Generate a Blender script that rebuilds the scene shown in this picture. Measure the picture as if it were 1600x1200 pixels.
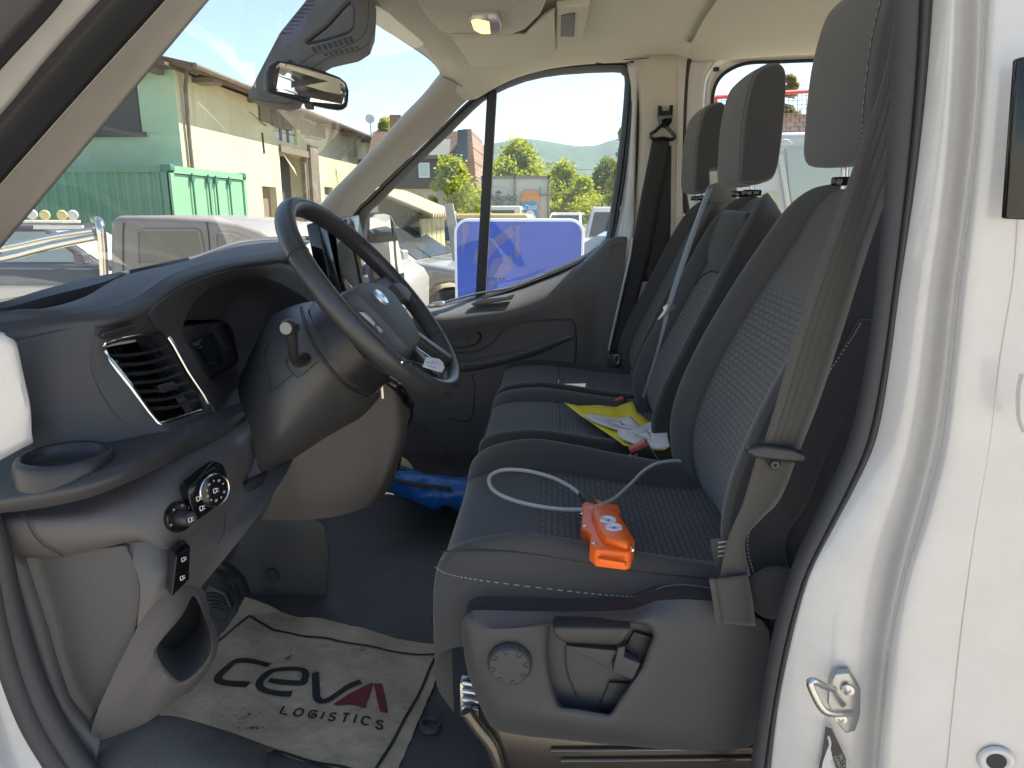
import bpy, bmesh, math, random
from mathutils import Vector, Matrix
R = math.radians
for o in list(bpy.data.objects): bpy.data.objects.remove(o)
SC = bpy.context.scene; COL = SC.collection
# ---------------------------------------------------------------- camera
F = 1109.0; PIT = R(13.7); YAW = R(3.3)
CAM = Vector((0, -1.7, 1.68))
FW = Vector((-math.sin(YAW)*math.cos(PIT), math.cos(YAW)*math.cos(PIT), -math.sin(PIT)))
RT = FW.cross(Vector((0, 0, 1))).normalized(); UP = RT.cross(FW)
cd = bpy.data.cameras.new('camera'); cam = bpy.data.objects.new('camera', cd); COL.objects.link(cam)
cd.sensor_width = 36; cd.lens = F/1600*36; cd.clip_start = 0.05; cd.clip_end = 12000
cam.matrix_world = Matrix.Translation(CAM) @ Matrix((RT, UP, -FW)).transposed().to_4x4()
SC.camera = cam
# ---------------------------------------------------------------- light
SUN_EL = R(52); SUN_AZ = R(38)            # azimuth measured from +X towards +Y
sv = Vector((math.cos(SUN_EL)*math.cos(SUN_AZ), math.cos(SUN_EL)*math.sin(SUN_AZ), math.sin(SUN_EL)))
w = bpy.data.worlds.new('World'); SC.world = w; w.use_nodes = True
nt = w.node_tree; bg = nt.nodes['Background']
sky = nt.nodes.new('ShaderNodeTexSky'); sky.sky_type = 'NISHITA'; sky.sun_disc = False
sky.sun_elevation = SUN_EL; sky.sun_rotation = R(90) - SUN_AZ; sky.air_density = 1.0; sky.dust_density = 0.35; sky.altitude = 900
cn = nt.nodes.new('ShaderNodeTexNoise'); cn.inputs['Scale'].default_value = 2.2; cn.inputs['Detail'].default_value = 8; cn.inputs['Roughness'].default_value = .62
ctc = nt.nodes.new('ShaderNodeTexCoord'); cmp_ = nt.nodes.new('ShaderNodeMapping'); cmp_.inputs['Scale'].default_value = (1, 1.6, 3.2); nt.links.new(ctc.outputs['Generated'], cmp_.inputs[0]); nt.links.new(cmp_.outputs[0], cn.inputs['Vector'])
crm = nt.nodes.new('ShaderNodeValToRGB'); crm.color_ramp.elements[0].position = .48; crm.color_ramp.elements[1].position = .80; crm.color_ramp.elements[1].color = (.60, .60, .60, 1); crm.color_ramp.elements[0].color = (.10, .10, .10, 1)
nt.links.new(cn.outputs[0], crm.inputs[0]); cmx = nt.nodes.new('ShaderNodeMixRGB'); cmx.inputs[2].default_value = (2.5, 2.75, 3.0, 1)
nt.links.new(crm.outputs[0], cmx.inputs[0]); nt.links.new(sky.outputs[0], cmx.inputs[1]); nt.links.new(cmx.outputs[0], bg.inputs[0]); bg.inputs[1].default_value = 0.066
sl = bpy.data.lights.new('sun', 'SUN'); sl.energy = 3.3; sl.angle = R(0.5); sl.color = (1, .95, .86)
so = bpy.data.objects.new('sun', sl); COL.objects.link(so); so.rotation_euler = sv.to_track_quat('Z', 'Y').to_euler()
SC.view_settings.view_transform = 'Standard'; SC.view_settings.look = 'None'
SC.view_settings.exposure = 2.2; SC.view_settings.gamma = 1
SC.cycles.max_bounces = 10; SC.cycles.diffuse_bounces = 5; SC.cycles.transparent_max_bounces = 24
# ---------------------------------------------------------------- helpers
def ray(px, py): return FW + RT*((px-800)/F) - UP*((py-600)/F)
def P(px, py, y): d = ray(px, py); return CAM + d*((y-CAM.y)/d.y)
def PX(px, py, x): d = ray(px, py); return CAM + d*((x-CAM.x)/d.x)
def PZ(px, py, z): d = ray(px, py); return CAM + d*((z-CAM.z)/d.z)
def V(*a): return Vector(a)
def PP(l, y=None): return [P(*(p if len(p) == 3 else (p[0], p[1], y))) for p in l]

def cr(pts, n, closed=False):
    if n <= 1: return list(pts)
    out = []; N = len(pts); segs = N if closed else N-1
    for i in range(segs):
        if closed: p0, p1, p2, p3 = pts[(i-1) % N], pts[i], pts[(i+1) % N], pts[(i+2) % N]
        else: p0, p1, p2, p3 = pts[max(i-1, 0)], pts[i], pts[i+1], pts[min(i+2, N-1)]
        if not closed and i == 0: p0 = p1*2-p2
        if not closed and i == N-2: p3 = p2*2-p1
        for k in range(n):
            t = k/n
            out.append(.5*((2*p1)+(p2-p0)*t+(2*p0-5*p1+4*p2-p3)*t*t+(3*p1-p0-3*p2+p3)*t*t*t))
    if not closed: out.append(pts[-1].copy())
    return out

class MB:
    def __init__(s): s.v = []; s.f = []; s.m = []; s.uv = []
    def face(s, idx, m=0, uv=None): s.f.append(tuple(idx)); s.m.append(m); s.uv.append(uv)
    def grid(s, rows, m=0, nu=5, nv=5, cu=False, cv=False, cap=False, mf=None):
        """rows of Vectors; nu points per segment along a row, nv between rows; cu closes rows into loops"""
        r1 = [cr(r, nu, cu) for r in rows]
        cols = [cr([r[i] for r in r1], nv, cv) for i in range(len(r1[0]))]
        nr = len(cols[0]); nc = len(cols); b = len(s.v)
        us = [0]*nc; vs = [0]*nr; mid = nr//2
        for i in range(1, nc): us[i] = us[i-1]+(cols[i][mid]-cols[i-1][mid]).length
        midc = nc//2
        for j in range(1, nr): vs[j] = vs[j-1]+(cols[midc][j]-cols[midc][j-1]).length
        for j in range(nr):
            for i in range(nc): s.v.append(cols[i][j])
        for j in range(nr if cv else nr-1):
            for i in range(nc if cu else nc-1):
                i2 = (i+1) % nc; j2 = (j+1) % nr
                mm = m if mf is None else mf(i/max(nc-1, 1), j/max(nr-1, 1))
                ue = us[i2] if i2 else us[-1]+.01; ve = vs[j2] if j2 else vs[-1]+.01
                s.face((b+j*nc+i, b+j*nc+i2, b+j2*nc+i2, b+j2*nc+i), mm, ((us[i], vs[j]), (ue, vs[j]), (ue, ve), (us[i], ve)))
        if cap:
            s.face([b+i for i in range(nc)][::-1], m); s.face([b+(nr-1)*nc+i for i in range(nc)], m)
        return s
    def poly(s, pts, m=0):
        b = len(s.v); s.v += list(pts); s.face(range(b, b+len(pts)), m); return s
    def prism(s, pts, vec, m=0, m2=None):
        n = len(pts); b = len(s.v); vec = Vector(vec)
        s.v += [Vector(p) for p in pts]+[Vector(p)+vec for p in pts]
        s.face(range(b, b+n), m); s.face(list(range(b+n, b+2*n))[::-1], m)
        for i in range(n):
            j = (i+1) % n; s.face((b+i, b+n+i, b+n+j, b+j), m if m2 is None else m2)
        return s
    def box(s, c, d, m=0, M=None):
        c = Vector(c); b = len(s.v)
        for x in (-1, 1):
            for y in (-1, 1):
                for z in (-1, 1):
                    q = Vector((x*d[0]/2, y*d[1]/2, z*d[2]/2))
                    if M is not None: q = M @ q
                    s.v.append(c+q)
        for q in ((0, 1, 3, 2), (4, 6, 7, 5), (0, 4, 5, 1), (2, 3, 7, 6), (0, 2, 6, 4), (1, 5, 7, 3)): s.face([b+k for k in q], m)
        return s
    def tube(s, pts, r, m=0, n=8, seg=5, closed=False, flat=1.0, cap=True):
        p = cr(pts, seg, closed); N = len(p)
        rr = (lambda t: r) if not callable(r) else r
        rows = []; up = None
        for i in range(N):
            a = p[(i-1) % N] if (closed or i > 0) else p[i]; c = p[(i+1) % N] if (closed or i < N-1) else p[i]
            t = (c-a).normalized()
            if up is None:
                up = t.orthogonal().normalized()
            up = (up-t*up.dot(t))
            if up.length < 1e-6: up = t.orthogonal()
            up.normalize(); sd = t.cross(up); q = rr(i/max(N-1, 1))
            rows.append([p[i]+up*(math.cos(k/n*6.28318)*q)+sd*(math.sin(k/n*6.28318)*q*flat) for k in range(n)])
        s.grid(rows, m, 1, 1, True, closed, cap and not closed); return s
    def lathe(s, o, ax, prof, m=0, n=32, cap=False):
        ax = Vector(ax).normalized(); a = ax.orthogonal().normalized(); b2 = ax.cross(a); o = Vector(o)
        rows = [[o+ax*h+(a*math.cos(k/n*6.283185)+b2*math.sin(k/n*6.283185))*r for k in range(n)] for r, h in prof]
        s.grid(rows, m, 1, 1, True, False, cap); return s
    def stroke(s, pts, wd, fn, m=0, seg=4, up=None):
        """flat ribbon of width wd along 3D points lying in a plane of normal up"""
        p = cr(pts, seg); b = len(s.v); up = Vector(up or (0, 0, 1)); N = len(p)
        for i in range(N):
            t = (p[min(i+1, N-1)]-p[max(i-1, 0)]).normalized(); n_ = up.cross(t).normalized()*(wd/2)
            s.v += [fn(p[i]+n_), fn(p[i]-n_)]
        for i in range(N-1): s.face((b+2*i, b+2*i+1, b+2*i+3, b+2*i+2), m)
        return s
    def build(s, name, mats, par=None, bevel=0, solid=0, sub=0, sharp=40, smooth=True, off=0, segs=3):
        me = bpy.data.meshes.new(name); me.from_pydata([tuple(v) for v in s.v], [], s.f); me.update()
        if not isinstance(mats, (list, tuple)): mats = [mats]
        for m in mats: me.materials.append(m)
        me.polygons.foreach_set('material_index', s.m)
        if any(u is not None for u in s.uv):
            l = me.uv_layers.new(name='uv'); k = 0
            for u, f in zip(s.uv, s.f):
                for q in range(len(f)):
                    l.data[k].uv = u[q] if u is not None else (0, 0)
                    k += 1
        if smooth:
            me.shade_smooth()
            me.set_sharp_from_angle(angle=R(sharp))
        o = bpy.data.objects.new(name, me); COL.objects.link(o)
        if par is not None: o.parent = par
        if solid:
            md = o.modifiers.new('s', 'SOLIDIFY'); md.thickness = solid; md.offset = off
        if bevel:
            md = o.modifiers.new('b', 'BEVEL'); md.width = bevel; md.segments = segs; md.limit_method = 'ANGLE'; md.angle_limit = R(35)
            me.shade_smooth()
            for e in me.edges: e.use_edge_sharp = False
            md.harden_normals = False
        if sub:
            md = o.modifiers.new('ss', 'SUBSURF'); md.levels = sub; md.render_levels = sub
        return o

def tag(o, label, cat, group=None, kind=None):
    if kind: o['kind'] = kind
    if label: o['label'] = label
    if cat: o['category'] = cat
    if group: o['group'] = group
    return o
def thing(name, label, cat, loc=(0, 0, 0), group=None, rz=0):
    o = bpy.data.objects.new(name, None); COL.objects.link(o); o.location = loc; o.rotation_euler = (0, 0, rz)
    o.empty_display_size = .1
    return tag(o, label, cat, group)
def plabel(o, l): o['label'] = l; return o

# ---------------------------------------------------------------- materials
def streak(name, col, vcol, scale=.9, rough=.9):
    m = mat(name, col, rough, bump=.6, bscale=3); n = m.node_tree; tc = n.nodes.new('ShaderNodeTexCoord'); b = n.nodes['Principled BSDF']; prev = None
    for (sx, sz, a, c_, p0, p1) in ((scale*2.2, .16, 1, vcol, .50, .80), (scale*.5, scale*.5, 1, tuple(x*.86 for x in col), .42, .62), (scale*9, scale*7, 1, tuple(x*.7 for x in vcol), .66, .78)):
        mp = n.nodes.new('ShaderNodeMapping'); mp.inputs['Scale'].default_value = (sx, sx, sz); n.links.new(tc.outputs['Object'], mp.inputs[0])
        t = n.nodes.new('ShaderNodeTexNoise'); t.inputs['Scale'].default_value = 1; t.inputs['Detail'].default_value = 7; t.inputs['Roughness'].default_value = .65; n.links.new(mp.outputs[0], t.inputs[0])
        r = n.nodes.new('ShaderNodeValToRGB'); r.color_ramp.elements[0].position = p0; r.color_ramp.elements[1].position = p1; n.links.new(t.outputs[0], r.inputs[0])
        mx = n.nodes.new('ShaderNodeMixRGB'); n.links.new(r.outputs[0], mx.inputs[0]); mx.inputs[2].default_value = (*c_, 1)
        if prev is None: mx.inputs[1].default_value = (*col, 1)
        else: n.links.new(prev.outputs[0], mx.inputs[1])
        prev = mx
    n.links.new(prev.outputs[0], b.inputs[0]); return m
def mat(name, col, rough=.5, metal=0, coat=0, spec=.5, bump=0, bscale=200, var=0, vscale=3, sheen=0, coord='Object', vcol=None, detail=3):
    m = bpy.data.materials.new(name); m.use_nodes = True; n = m.node_tree; b = n.nodes['Principled BSDF']
    b.inputs['Base Color'].default_value = (*col, 1); b.inputs['Roughness'].default_value = rough; b.inputs['Metallic'].default_value = metal
    b.inputs['Coat Weight'].default_value = coat; b.inputs['Coat Roughness'].default_value = .05; b.inputs['Specular IOR Level'].default_value = spec
    if sheen: b.inputs['Sheen Weight'].default_value = sheen; b.inputs['Sheen Roughness'].default_value = .5
    tc = n.nodes.new('ShaderNodeTexCoord')
    if bump:
        t = n.nodes.new('ShaderNodeTexNoise'); t.inputs['Scale'].default_value = bscale; t.inputs['Detail'].default_value = detail
        n.links.new(tc.outputs[coord], t.inputs['Vector'])
        bp = n.nodes.new('ShaderNodeBump'); bp.inputs['Strength'].default_value = bump; bp.inputs['Distance'].default_value = .0006 if bscale > 60 else .01
        n.links.new(t.outputs[0], bp.inputs['Height']); n.links.new(bp.outputs[0], b.inputs['Normal'])
    if var:
        t = n.nodes.new('ShaderNodeTexNoise'); t.inputs['Scale'].default_value = vscale; t.inputs['Detail'].default_value = 6; t.inputs['Roughness'].default_value = .65
        n.links.new(tc.outputs[coord], t.inputs['Vector'])
        r = n.nodes.new('ShaderNodeValToRGB'); r.color_ramp.elements[0].position = .3; r.color_ramp.elements[1].position = .72
        c2 = vcol or tuple(c*(1-var) for c in col)
        r.color_ramp.elements[0].color = (*c2, 1); r.color_ramp.elements[1].color = (*col, 1)
        n.links.new(t.outputs[0], r.inputs[0]); n.links.new(r.outputs[0], b.inputs['Base Color'])
    return m
def emis(name, col, s):
    m = mat(name, col); b = m.node_tree.nodes['Principled BSDF']; b.inputs['Emission Color'].default_value = (*col, 1); b.inputs['Emission Strength'].default_value = s; return m
def glass(name, tint=(.93, .96, .95), dust=.02, rough=.0):
    m = bpy.data.materials.new(name); m.use_nodes = True; n = m.node_tree; n.nodes.clear()
    o = n.nodes.new('ShaderNodeOutputMaterial'); tr = n.nodes.new('ShaderNodeBsdfTransparent'); tr.inputs[0].default_value = (*tint, 1)
    gl = n.nodes.new('ShaderNodeBsdfGlossy'); gl.inputs['Roughness'].default_value = rough
    lw = n.nodes.new('ShaderNodeLayerWeight'); lw.inputs[0].default_value = .5
    pw = n.nodes.new('ShaderNodeMath'); pw.operation = 'POWER'; pw.inputs[1].default_value = 5; n.links.new(lw.outputs['Facing'], pw.inputs[0])
    fr = n.nodes.new('ShaderNodeMath'); fr.operation = 'MULTIPLY_ADD'; fr.inputs[1].default_value = .9; fr.inputs[2].default_value = .05; n.links.new(pw.outputs[0], fr.inputs[0])
    mx = n.nodes.new('ShaderNodeMixShader'); n.links.new(fr.outputs[0], mx.inputs[0]); n.links.new(tr.outputs[0], mx.inputs[1]); n.links.new(gl.outputs[0], mx.inputs[2])
    df = n.nodes.new('ShaderNodeBsdfDiffuse'); df.inputs[0].default_value = (.8, .77, .7, 1)
    tc = n.nodes.new('ShaderNodeTexCoord'); t = n.nodes.new('ShaderNodeTexNoise'); t.inputs['Scale'].default_value = 9; t.inputs['Detail'].default_value = 8
    n.links.new(tc.outputs['Object'], t.inputs['Vector'])
    ma = n.nodes.new('ShaderNodeMath'); ma.operation = 'MULTIPLY'; ma.inputs[1].default_value = dust*2; n.links.new(t.outputs[0], ma.inputs[0])
    m2 = n.nodes.new('ShaderNodeMixShader'); n.links.new(ma.outputs[0], m2.inputs[0]); n.links.new(mx.outputs[0], m2.inputs[1]); n.links.new(df.outputs[0], m2.inputs[2])
    n.links.new(m2.outputs[0], o.inputs[0]); return m
def weave(name, col, c2, scale=90, hexa=True):
    """knitted insert fabric: small raised cells, laid out in the cushion's own uv (metres)"""
    m = mat(name, col, .9, sheen=.25); n = m.node_tree; b = n.nodes['Principled BSDF']
    tc = n.nodes.new('ShaderNodeTexCoord'); mp = n.nodes.new('ShaderNodeMapping'); mp.inputs['Scale'].default_value = (scale*.5, scale*.62, 1)
    n.links.new(tc.outputs['UV'], mp.inputs[0])
    br = n.nodes.new('ShaderNodeTexBrick'); br.inputs['Scale'].default_value = 1; br.inputs['Mortar Size'].default_value = .17; br.inputs['Mortar Smooth'].default_value = 1
    br.inputs['Brick Width'].default_value = 1; br.inputs['Row Height'].default_value = .5
    br.inputs['Color1'].default_value = (*col, 1); br.inputs['Color2'].default_value = (*[c*.92 for c in col], 1); br.inputs['Mortar'].default_value = (*c2, 1)
    n.links.new(mp.outputs[0], br.inputs['Vector'])
    n.links.new(br.outputs[0], b.inputs['Base Color'])
    bp = n.nodes.new('ShaderNodeBump'); bp.inputs['Strength'].default_value = .5; bp.inputs['Distance'].default_value = .0012; bp.invert = True
    n.links.new(br.outputs['Fac'], bp.inputs['Height']); n.links.new(bp.outputs[0], b.inputs['Normal'])
    return m

M = {}
M['dash'] = mat('dash_plastic', (.044, .044, .047), .55, bump=.5, bscale=900)
M['dash_soft'] = mat('dash_soft_top', (.056, .057, .062), .6, bump=.6, bscale=700)
M['grey'] = mat('lower_dash_plastic', (.088, .082, .082), .5, bump=.6, bscale=500)
M['grey2'] = mat('kick_panel_plastic', (.070, .067, .067), .6, bump=.5, bscale=600)
M['black'] = mat('black_plastic', (.024, .024, .026), .4, bump=.2, bscale=600)
M['piano'] = mat('gloss_black', (.008, .008, .009), .08)
M['leather'] = mat('wheel_leather', (.035, .035, .038), .36, bump=.5, bscale=420)
M['fabric'] = mat('seat_fabric', (.046, .045, .045), .95, bump=.8, bscale=1400, sheen=.3)
M['fabric2'] = mat('seat_side_fabric', (.028, .027, .028), .95, bump=.8, bscale=1400, sheen=.2)
M['insert'] = weave('seat_insert_fabric', (.080, .079, .083), (.026, .026, .028), 75)
M['stitch'] = mat('thread', (.30, .29, .28), .8)
M['belt'] = mat('belt_webbing', (.052, .048, .043), .7, bump=.6, bscale=1500, sheen=.3)
M['belt2'] = mat('belt_webbing_dark', (.034, .034, .036), .75, bump=.6, bscale=1500)
M['head'] = mat('headliner_fabric', (.60, .58, .50), .9, bump=.25, bscale=900, var=.06, vscale=2)
M['trim'] = mat('pillar_trim', (.50, .46, .40), .6, bump=.35, bscale=700)
M['trim2'] = mat('pillar_trim_cool', (.46, .44, .39), .6, bump=.35, bscale=700)
M['rubber'] = mat('door_seal_rubber', (.042, .042, .045), .6, bump=.2, bscale=600)
M['rubberd'] = mat('black_rubber', (.018, .019, .022), .6)
M['white'] = mat('white_paint', (.56, .54, .52), .22, coat=.6, bump=.02, bscale=8, var=.09, vscale=17)
M['chrome'] = mat('chrome', (.75, .74, .72), .12, metal=1)
M['steel'] = mat('steel', (.55, .55, .56), .28, metal=1)
M['satin'] = mat('satin_silver', (.42, .43, .45), .3, metal=.8)
M['floor'] = mat('floor_rubber', (.078, .075, .070), .55, bump=1, bscale=260, var=.35, vscale=5)
M['mirror'] = mat('mirror_glass', (.82, .84, .82), .01, metal=1)
M['basemetal'] = mat('seat_base_metal', (.10, .085, .07), .22, metal=.5, coat=.5)
M['wind'] = glass('windscreen_glass', (.94, .97, .96), .018)
M['side'] = glass('side_window_glass', (.92, .96, .95), .012)
M['dark_glass'] = mat('dark_car_glass', (.03, .04, .045), .05, spec=.8)
M['paper'] = None
print('materials ok')
# ================================================================ THE VAN
van = thing('crew_van', 'white crew van seen through its open driver door, dark cabin with grey patterned seats', 'van')
# ---- dashboard
D = MB()
A = PP([(-60, 484, -.80), (3, 472, -.74), (75, 450, -.6), (150, 432, -.4), (215, 420, -.2), (300, 401, .05), (375, 376, .3), (446, 370, .6), (500, 370, .85)])
B = PP([(-60, 494, -.81), (12, 480, -.765), (78, 462, -.66), (150, 444, -.52), (208, 426, -.25), (297, 405, 0), (372, 380, .25), (446, 374, .5), (500, 374, .8)])
Cc = PP([(-60, 500, -.83), (26, 484, -.80), (69, 482, -.75), (132, 464, -.665), (196, 430, -.5), (285, 409, -.2), (365, 386, .05), (446, 377, .3), (500, 378, .7)])
Dd = PP([(-60, 514, -.85), (15, 502, -.82), (112, 491, -.79), (165, 482, -.755), (212, 465, -.7), (262, 432, -.62), (319, 411, -.5), (380, 401, -.37), (452, 391, -.15)])
Ee = PP([(-60, 545, -.86), (22, 535, -.83), (112, 517, -.80), (169, 509, -.775), (225, 490, -.715), (281, 449, -.625), (337, 427, -.51), (386, 417, -.39), (458, 412, -.16)])
dn = V(0, 0, -.05)
far = [V(a.x-.12, a.y+.05, a.z-.06) for a in A]
Bd = [b+dn*(1 if i in (2, 3) else .5 if i in (1, 4) else .04) for i, b in enumerate(B)]
Cd = [c+dn*(1 if i in (2, 3) else .5 if i in (4,) else .04) for i, c in enumerate(Cc)]
D.grid([far, A, B], 1, 5, 3)
D.grid([B, Bd], 0, 5, 1); D.grid([Bd, Cd], 0, 5, 1); D.grid([Cd, Cc], 0, 5, 1)
mid = [c.lerp(d, .6)+V(0, 0, .006) for c, d in zip(Cc, Dd)]
D.grid([Cc, mid, Dd], 1, 5, 4)
Em = [d.lerp(e, .45)+V(.012, -.004, 0) for d, e in zip(Dd, Ee)]
Ei = [e+V(-.012, .01, .002) for e in Ee]
D.grid([Dd, Em, Ee, Ei], 0, 5, 4)
# binnacle ring and its hood
op = PP([(285, 520, -.585), (300, 477, -.56), (322, 455, -.52), (349, 438, -.46), (397, 429, -.36), (431, 440, -.29), (461, 455, -.24), (491, 479, -.2), (500, 520, -.2), (470, 580, -.22), (420, 605, -.3), (375, 607, -.42), (352, 609, -.47), (334, 601, -.52), (308, 562, -.56)])
inn = PP([(275, 520, -.51), (283, 505, -.5), (295, 500, -.46), (315, 500, -.40), (345, 500, -.31), (360, 510, -.29), (366, 525, -.285), (370, 545, -.28), (373, 562, -.28), (365, 572, -.30), (355, 578, -.33), (345, 582, -.38), (335, 588, -.42), (325, 592, -.46), (300, 560, -.49)])
outr = PP([(266, 535, -.618), (231, 492, -.71), (281, 450, -.63), (337, 428, -.515), (386, 418, -.395), (440, 416, -.25), (480, 440, -.18), (508, 470, -.15), (525, 520, -.15), (500, 600, -.18), (440, 630, -.3), (398, 640, -.42), (368, 650, -.5), (335, 668, -.60), (302, 600, -.605)])
opi = [o.lerp(i_, .08)+V(-.003, 0, 0) for o, i_ in zip(op, inn)]
D.grid([[o+V(-.012, .006, .012) for o in outr], outr, [o.lerp(q, .9)+V(.004, 0, 0) for q, o in zip(outr, op)], op], 0, 3, 3, True)
D.grid([op, opi, [a.lerp(b, .5)+V(-.01, .02, .012 if k in (2, 3, 4, 5) else 0) for k, (a, b) in enumerate(zip(op, inn))], inn], 0, 3, 4, True)
D.grid([inn, [p+V(-.04, .03, 0) for p in inn]], 0, 3, 1, True); D.poly([p+V(-.04, .03, 0) for p in cr(inn, 3, True)], 0)
# vent surround panel (left) and end cap
vf = PP([(160, 548, -.778), (172, 533, -.77), (235, 520, -.655), (259, 525, -.63), (291, 580, -.615), (323, 630, -.60), (312, 641, -.61), (255, 661, -.74), (239, 655, -.755), (200, 602, -.77)])
vi = [p+V(-.03, .006, -.012) for p in vf]
vo = PP([(140, 570, -.80), (150, 506, -.786), (226, 490, -.715), (266, 525, -.62), (303, 590, -.605), (336, 640, -.592), (337, 660, -.61), (285, 685, -.745), (232, 696, -.775), (175, 640, -.795)])
D.grid([vo, [a.lerp(b, .8)+V(.006, 0, 0) for a, b in zip(vo, vf)], vf, vi], 0, 3, 2, True)
ce = [PP([(22, 533, -.83), (80, 520, -.815), (150, 505, -.788)]), PP([(28, 580, -.838), (80, 572, -.824), (140, 570, -.802)]),
      PP([(36, 640, -.845), (92, 640, -.83), (175, 642, -.797)]), PP([(50, 700, -.85), (120, 700, -.835), (234, 698, -.778)])]
D.grid(ce, 0, 4, 4)
# shelf
R0 = PP([(-80, 700, -.79), (20, 690, -.79), (110, 684, -.79), (180, 682, -.785), (281, 667, -.73), (337, 643, -.595), (392, 622, -.44)])
R1 = PP([(-80, 788, -.94), (20, 770, -.94), (124, 750, -.93), (200, 727, -.89), (270, 698, -.80), (337, 669, -.66), (399, 635, -.48)])
R2 = PP([(-80, 796, -.95), (20, 781, -.95), (124, 764, -.94), (200, 740, -.90), (270, 712, -.79), (337, 678, -.67), (400, 640, -.485)])
R3 = PP([(-80, 806, -.935), (20, 800, -.935), (124, 782, -.925), (200, 754, -.885), (270, 722, -.785), (337, 688, -.665), (399, 645, -.48)])
R1a = [a.lerp(b, .97)+V(0, 0, .002) for a, b in zip(R0, R1)]
D.grid([R0, R1a], 0, 4, 4); D.grid([R1a, R2, R3, [p+V(-.01, .02, 0) for p in R3]], 0, 4, 4)
dash = D.build('dashboard', [M['dash'], M['dash_soft']], van, sharp=60)
plabel(dash, 'dark moulded upper dashboard with open tray')
# cluster
cl = MB()
q = PP([(283, 511, -.505), (347, 501, -.30), (371, 563, -.28), (327, 592, -.475)])
qx = q[1]-q[0]; q0 = q[0]-qx*.75; q3 = q[3]-(q[2]-q[3])*.75
nrm = (q[1]-q[0]).cross(q[3]-q[0]).normalized()
if nrm.x < 0: nrm = -nrm
cl.prism([q0, q[1], q[2], q3], -nrm*.012)
cls = cl.build('instrument_cluster', M['black'], dash)
def on(a, b): # point on the cluster plane from photo pixel
    d = ray(a, b); t = (q[0]+nrm*.002-CAM).dot(nrm)/d.dot(nrm); return CAM+d*t
s_ = MB()
s_.prism([on(303, 528), on(332, 521), on(350, 566), on(330, 574)], nrm*.0004, 0)
for a in [((301, 538), (314, 531)), ((303, 541), (311, 537)), ((309, 545), (314, 542))]:
    s_.stroke([on(*a[0]), on(*a[1])], .0022, lambda p: p+nrm*.0012, 1, 1, nrm)
s_.stroke([on(331, 512), on(341, 530), on(350, 547)], .0012, lambda p: p+nrm*.0008, 2, 3, nrm)
for k in range(5):
    s_.stroke([on(331+k*4.6, 512+k*8.5), on(334+k*4.6, 510.5+k*8.5)], .0012, lambda p: p+nrm*.0008, 2, 1, nrm)
s_.stroke([on(286, 517), on(311, 508)], .0012, lambda p: p+nrm*.0008, 3, 1, nrm)
s_.stroke([on(322, 570), on(339, 567)], .0012, lambda p: p+nrm*.0008, 3, 1, nrm)
s_.build('display', [mat('display_face', (.012, .018, .022), .15), mat('display_grey_text', (.12, .14, .13), .5), mat('dial_white', (.4, .4, .4), .5), mat('dial_red', (.25, .03, .02), .5)], cls, smooth=False)
# vent
vm = MB(); vm.tube([p+V(.002, 0, 0) for p in vf], .0042, 0, 10, 3, True, 1.0)
vent = vm.build('air_vent', M['chrome'], dash)
v2 = MB(); cv = cr(vi, 3, True); v2.poly([p+V(-.012, 0, -.006) for p in cv], 0); v2.build('vent_throat', M['piano'], dash, smooth=False)
v3 = MB()
tl, tr, br, bl = P(166, 548, -.770), P(259, 533, -.640), P(319, 631, -.607), P(242, 648, -.748)
for k in range(7):
    t = (k+.55)/7.2; a = tl.lerp(bl, t); b = tr.lerp(br, t); a = a.lerp(b, .03); b = a.lerp(b, .97)
    up_ = (tl-bl).normalized(); bk = V(-.022, .0, -.004)
    c1 = a.lerp(b, .5)+V(.002, -.002, 0)-up_*.004
    row = lambda off: [a+off, c1+off, b+off]
    v3.grid([row(V(0, 0, 0)), row(V(-.005, 0, .002)), row(bk)], 0, 5, 1); v3.grid([row(V(0, 0, -.002)), row(bk+V(0, 0, -.003))], 0, 5, 1); v3.grid([row(V(0, 0, 0)), row(V(0, 0, -.002))], 0, 5, 1)
v3.build('vent_slats', M['black'], dash)
v4 = MB(); cq = P(262, 604, -.69); ax = (tr-tl).normalized(); ay = (tl-bl).normalized()
v4.prism([cq-ax*.018-ay*.008, cq+ax*.02-ay*.008, cq+ax*.02+ay*.006, cq-ax*.018+ay*.006], V(-.012, .004, -.003))
v4.build('vent_tab', M['black'], dash, bevel=.0015)
v5 = MB(); a = PP([(155, 526, -.789), (160, 519, -.79), (206, 505, -.745), (214, 508, -.735), (211, 515, -.735), (168, 529, -.782)])
v5.prism([p+V(.004, -.006, 0) for p in a], V(-.02, .02, -.004)); v5.build('dash_top_button', M['black'], dash, bevel=.003)
# cup holder
cc_ = PZ(100, 709, 1.384)
c = MB().lathe(cc_, (0, 0, 1), [(.001, -.012), (.040, -.012), (.0425, -.006), (.0440, -.001), (.0465, .001), (.0515, .0005), (.0545, -.004), (.0565, -.012), (.058, -.035)], 0, 56)
c.build('cup_holder', M['black'], dash, sharp=70)
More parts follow.
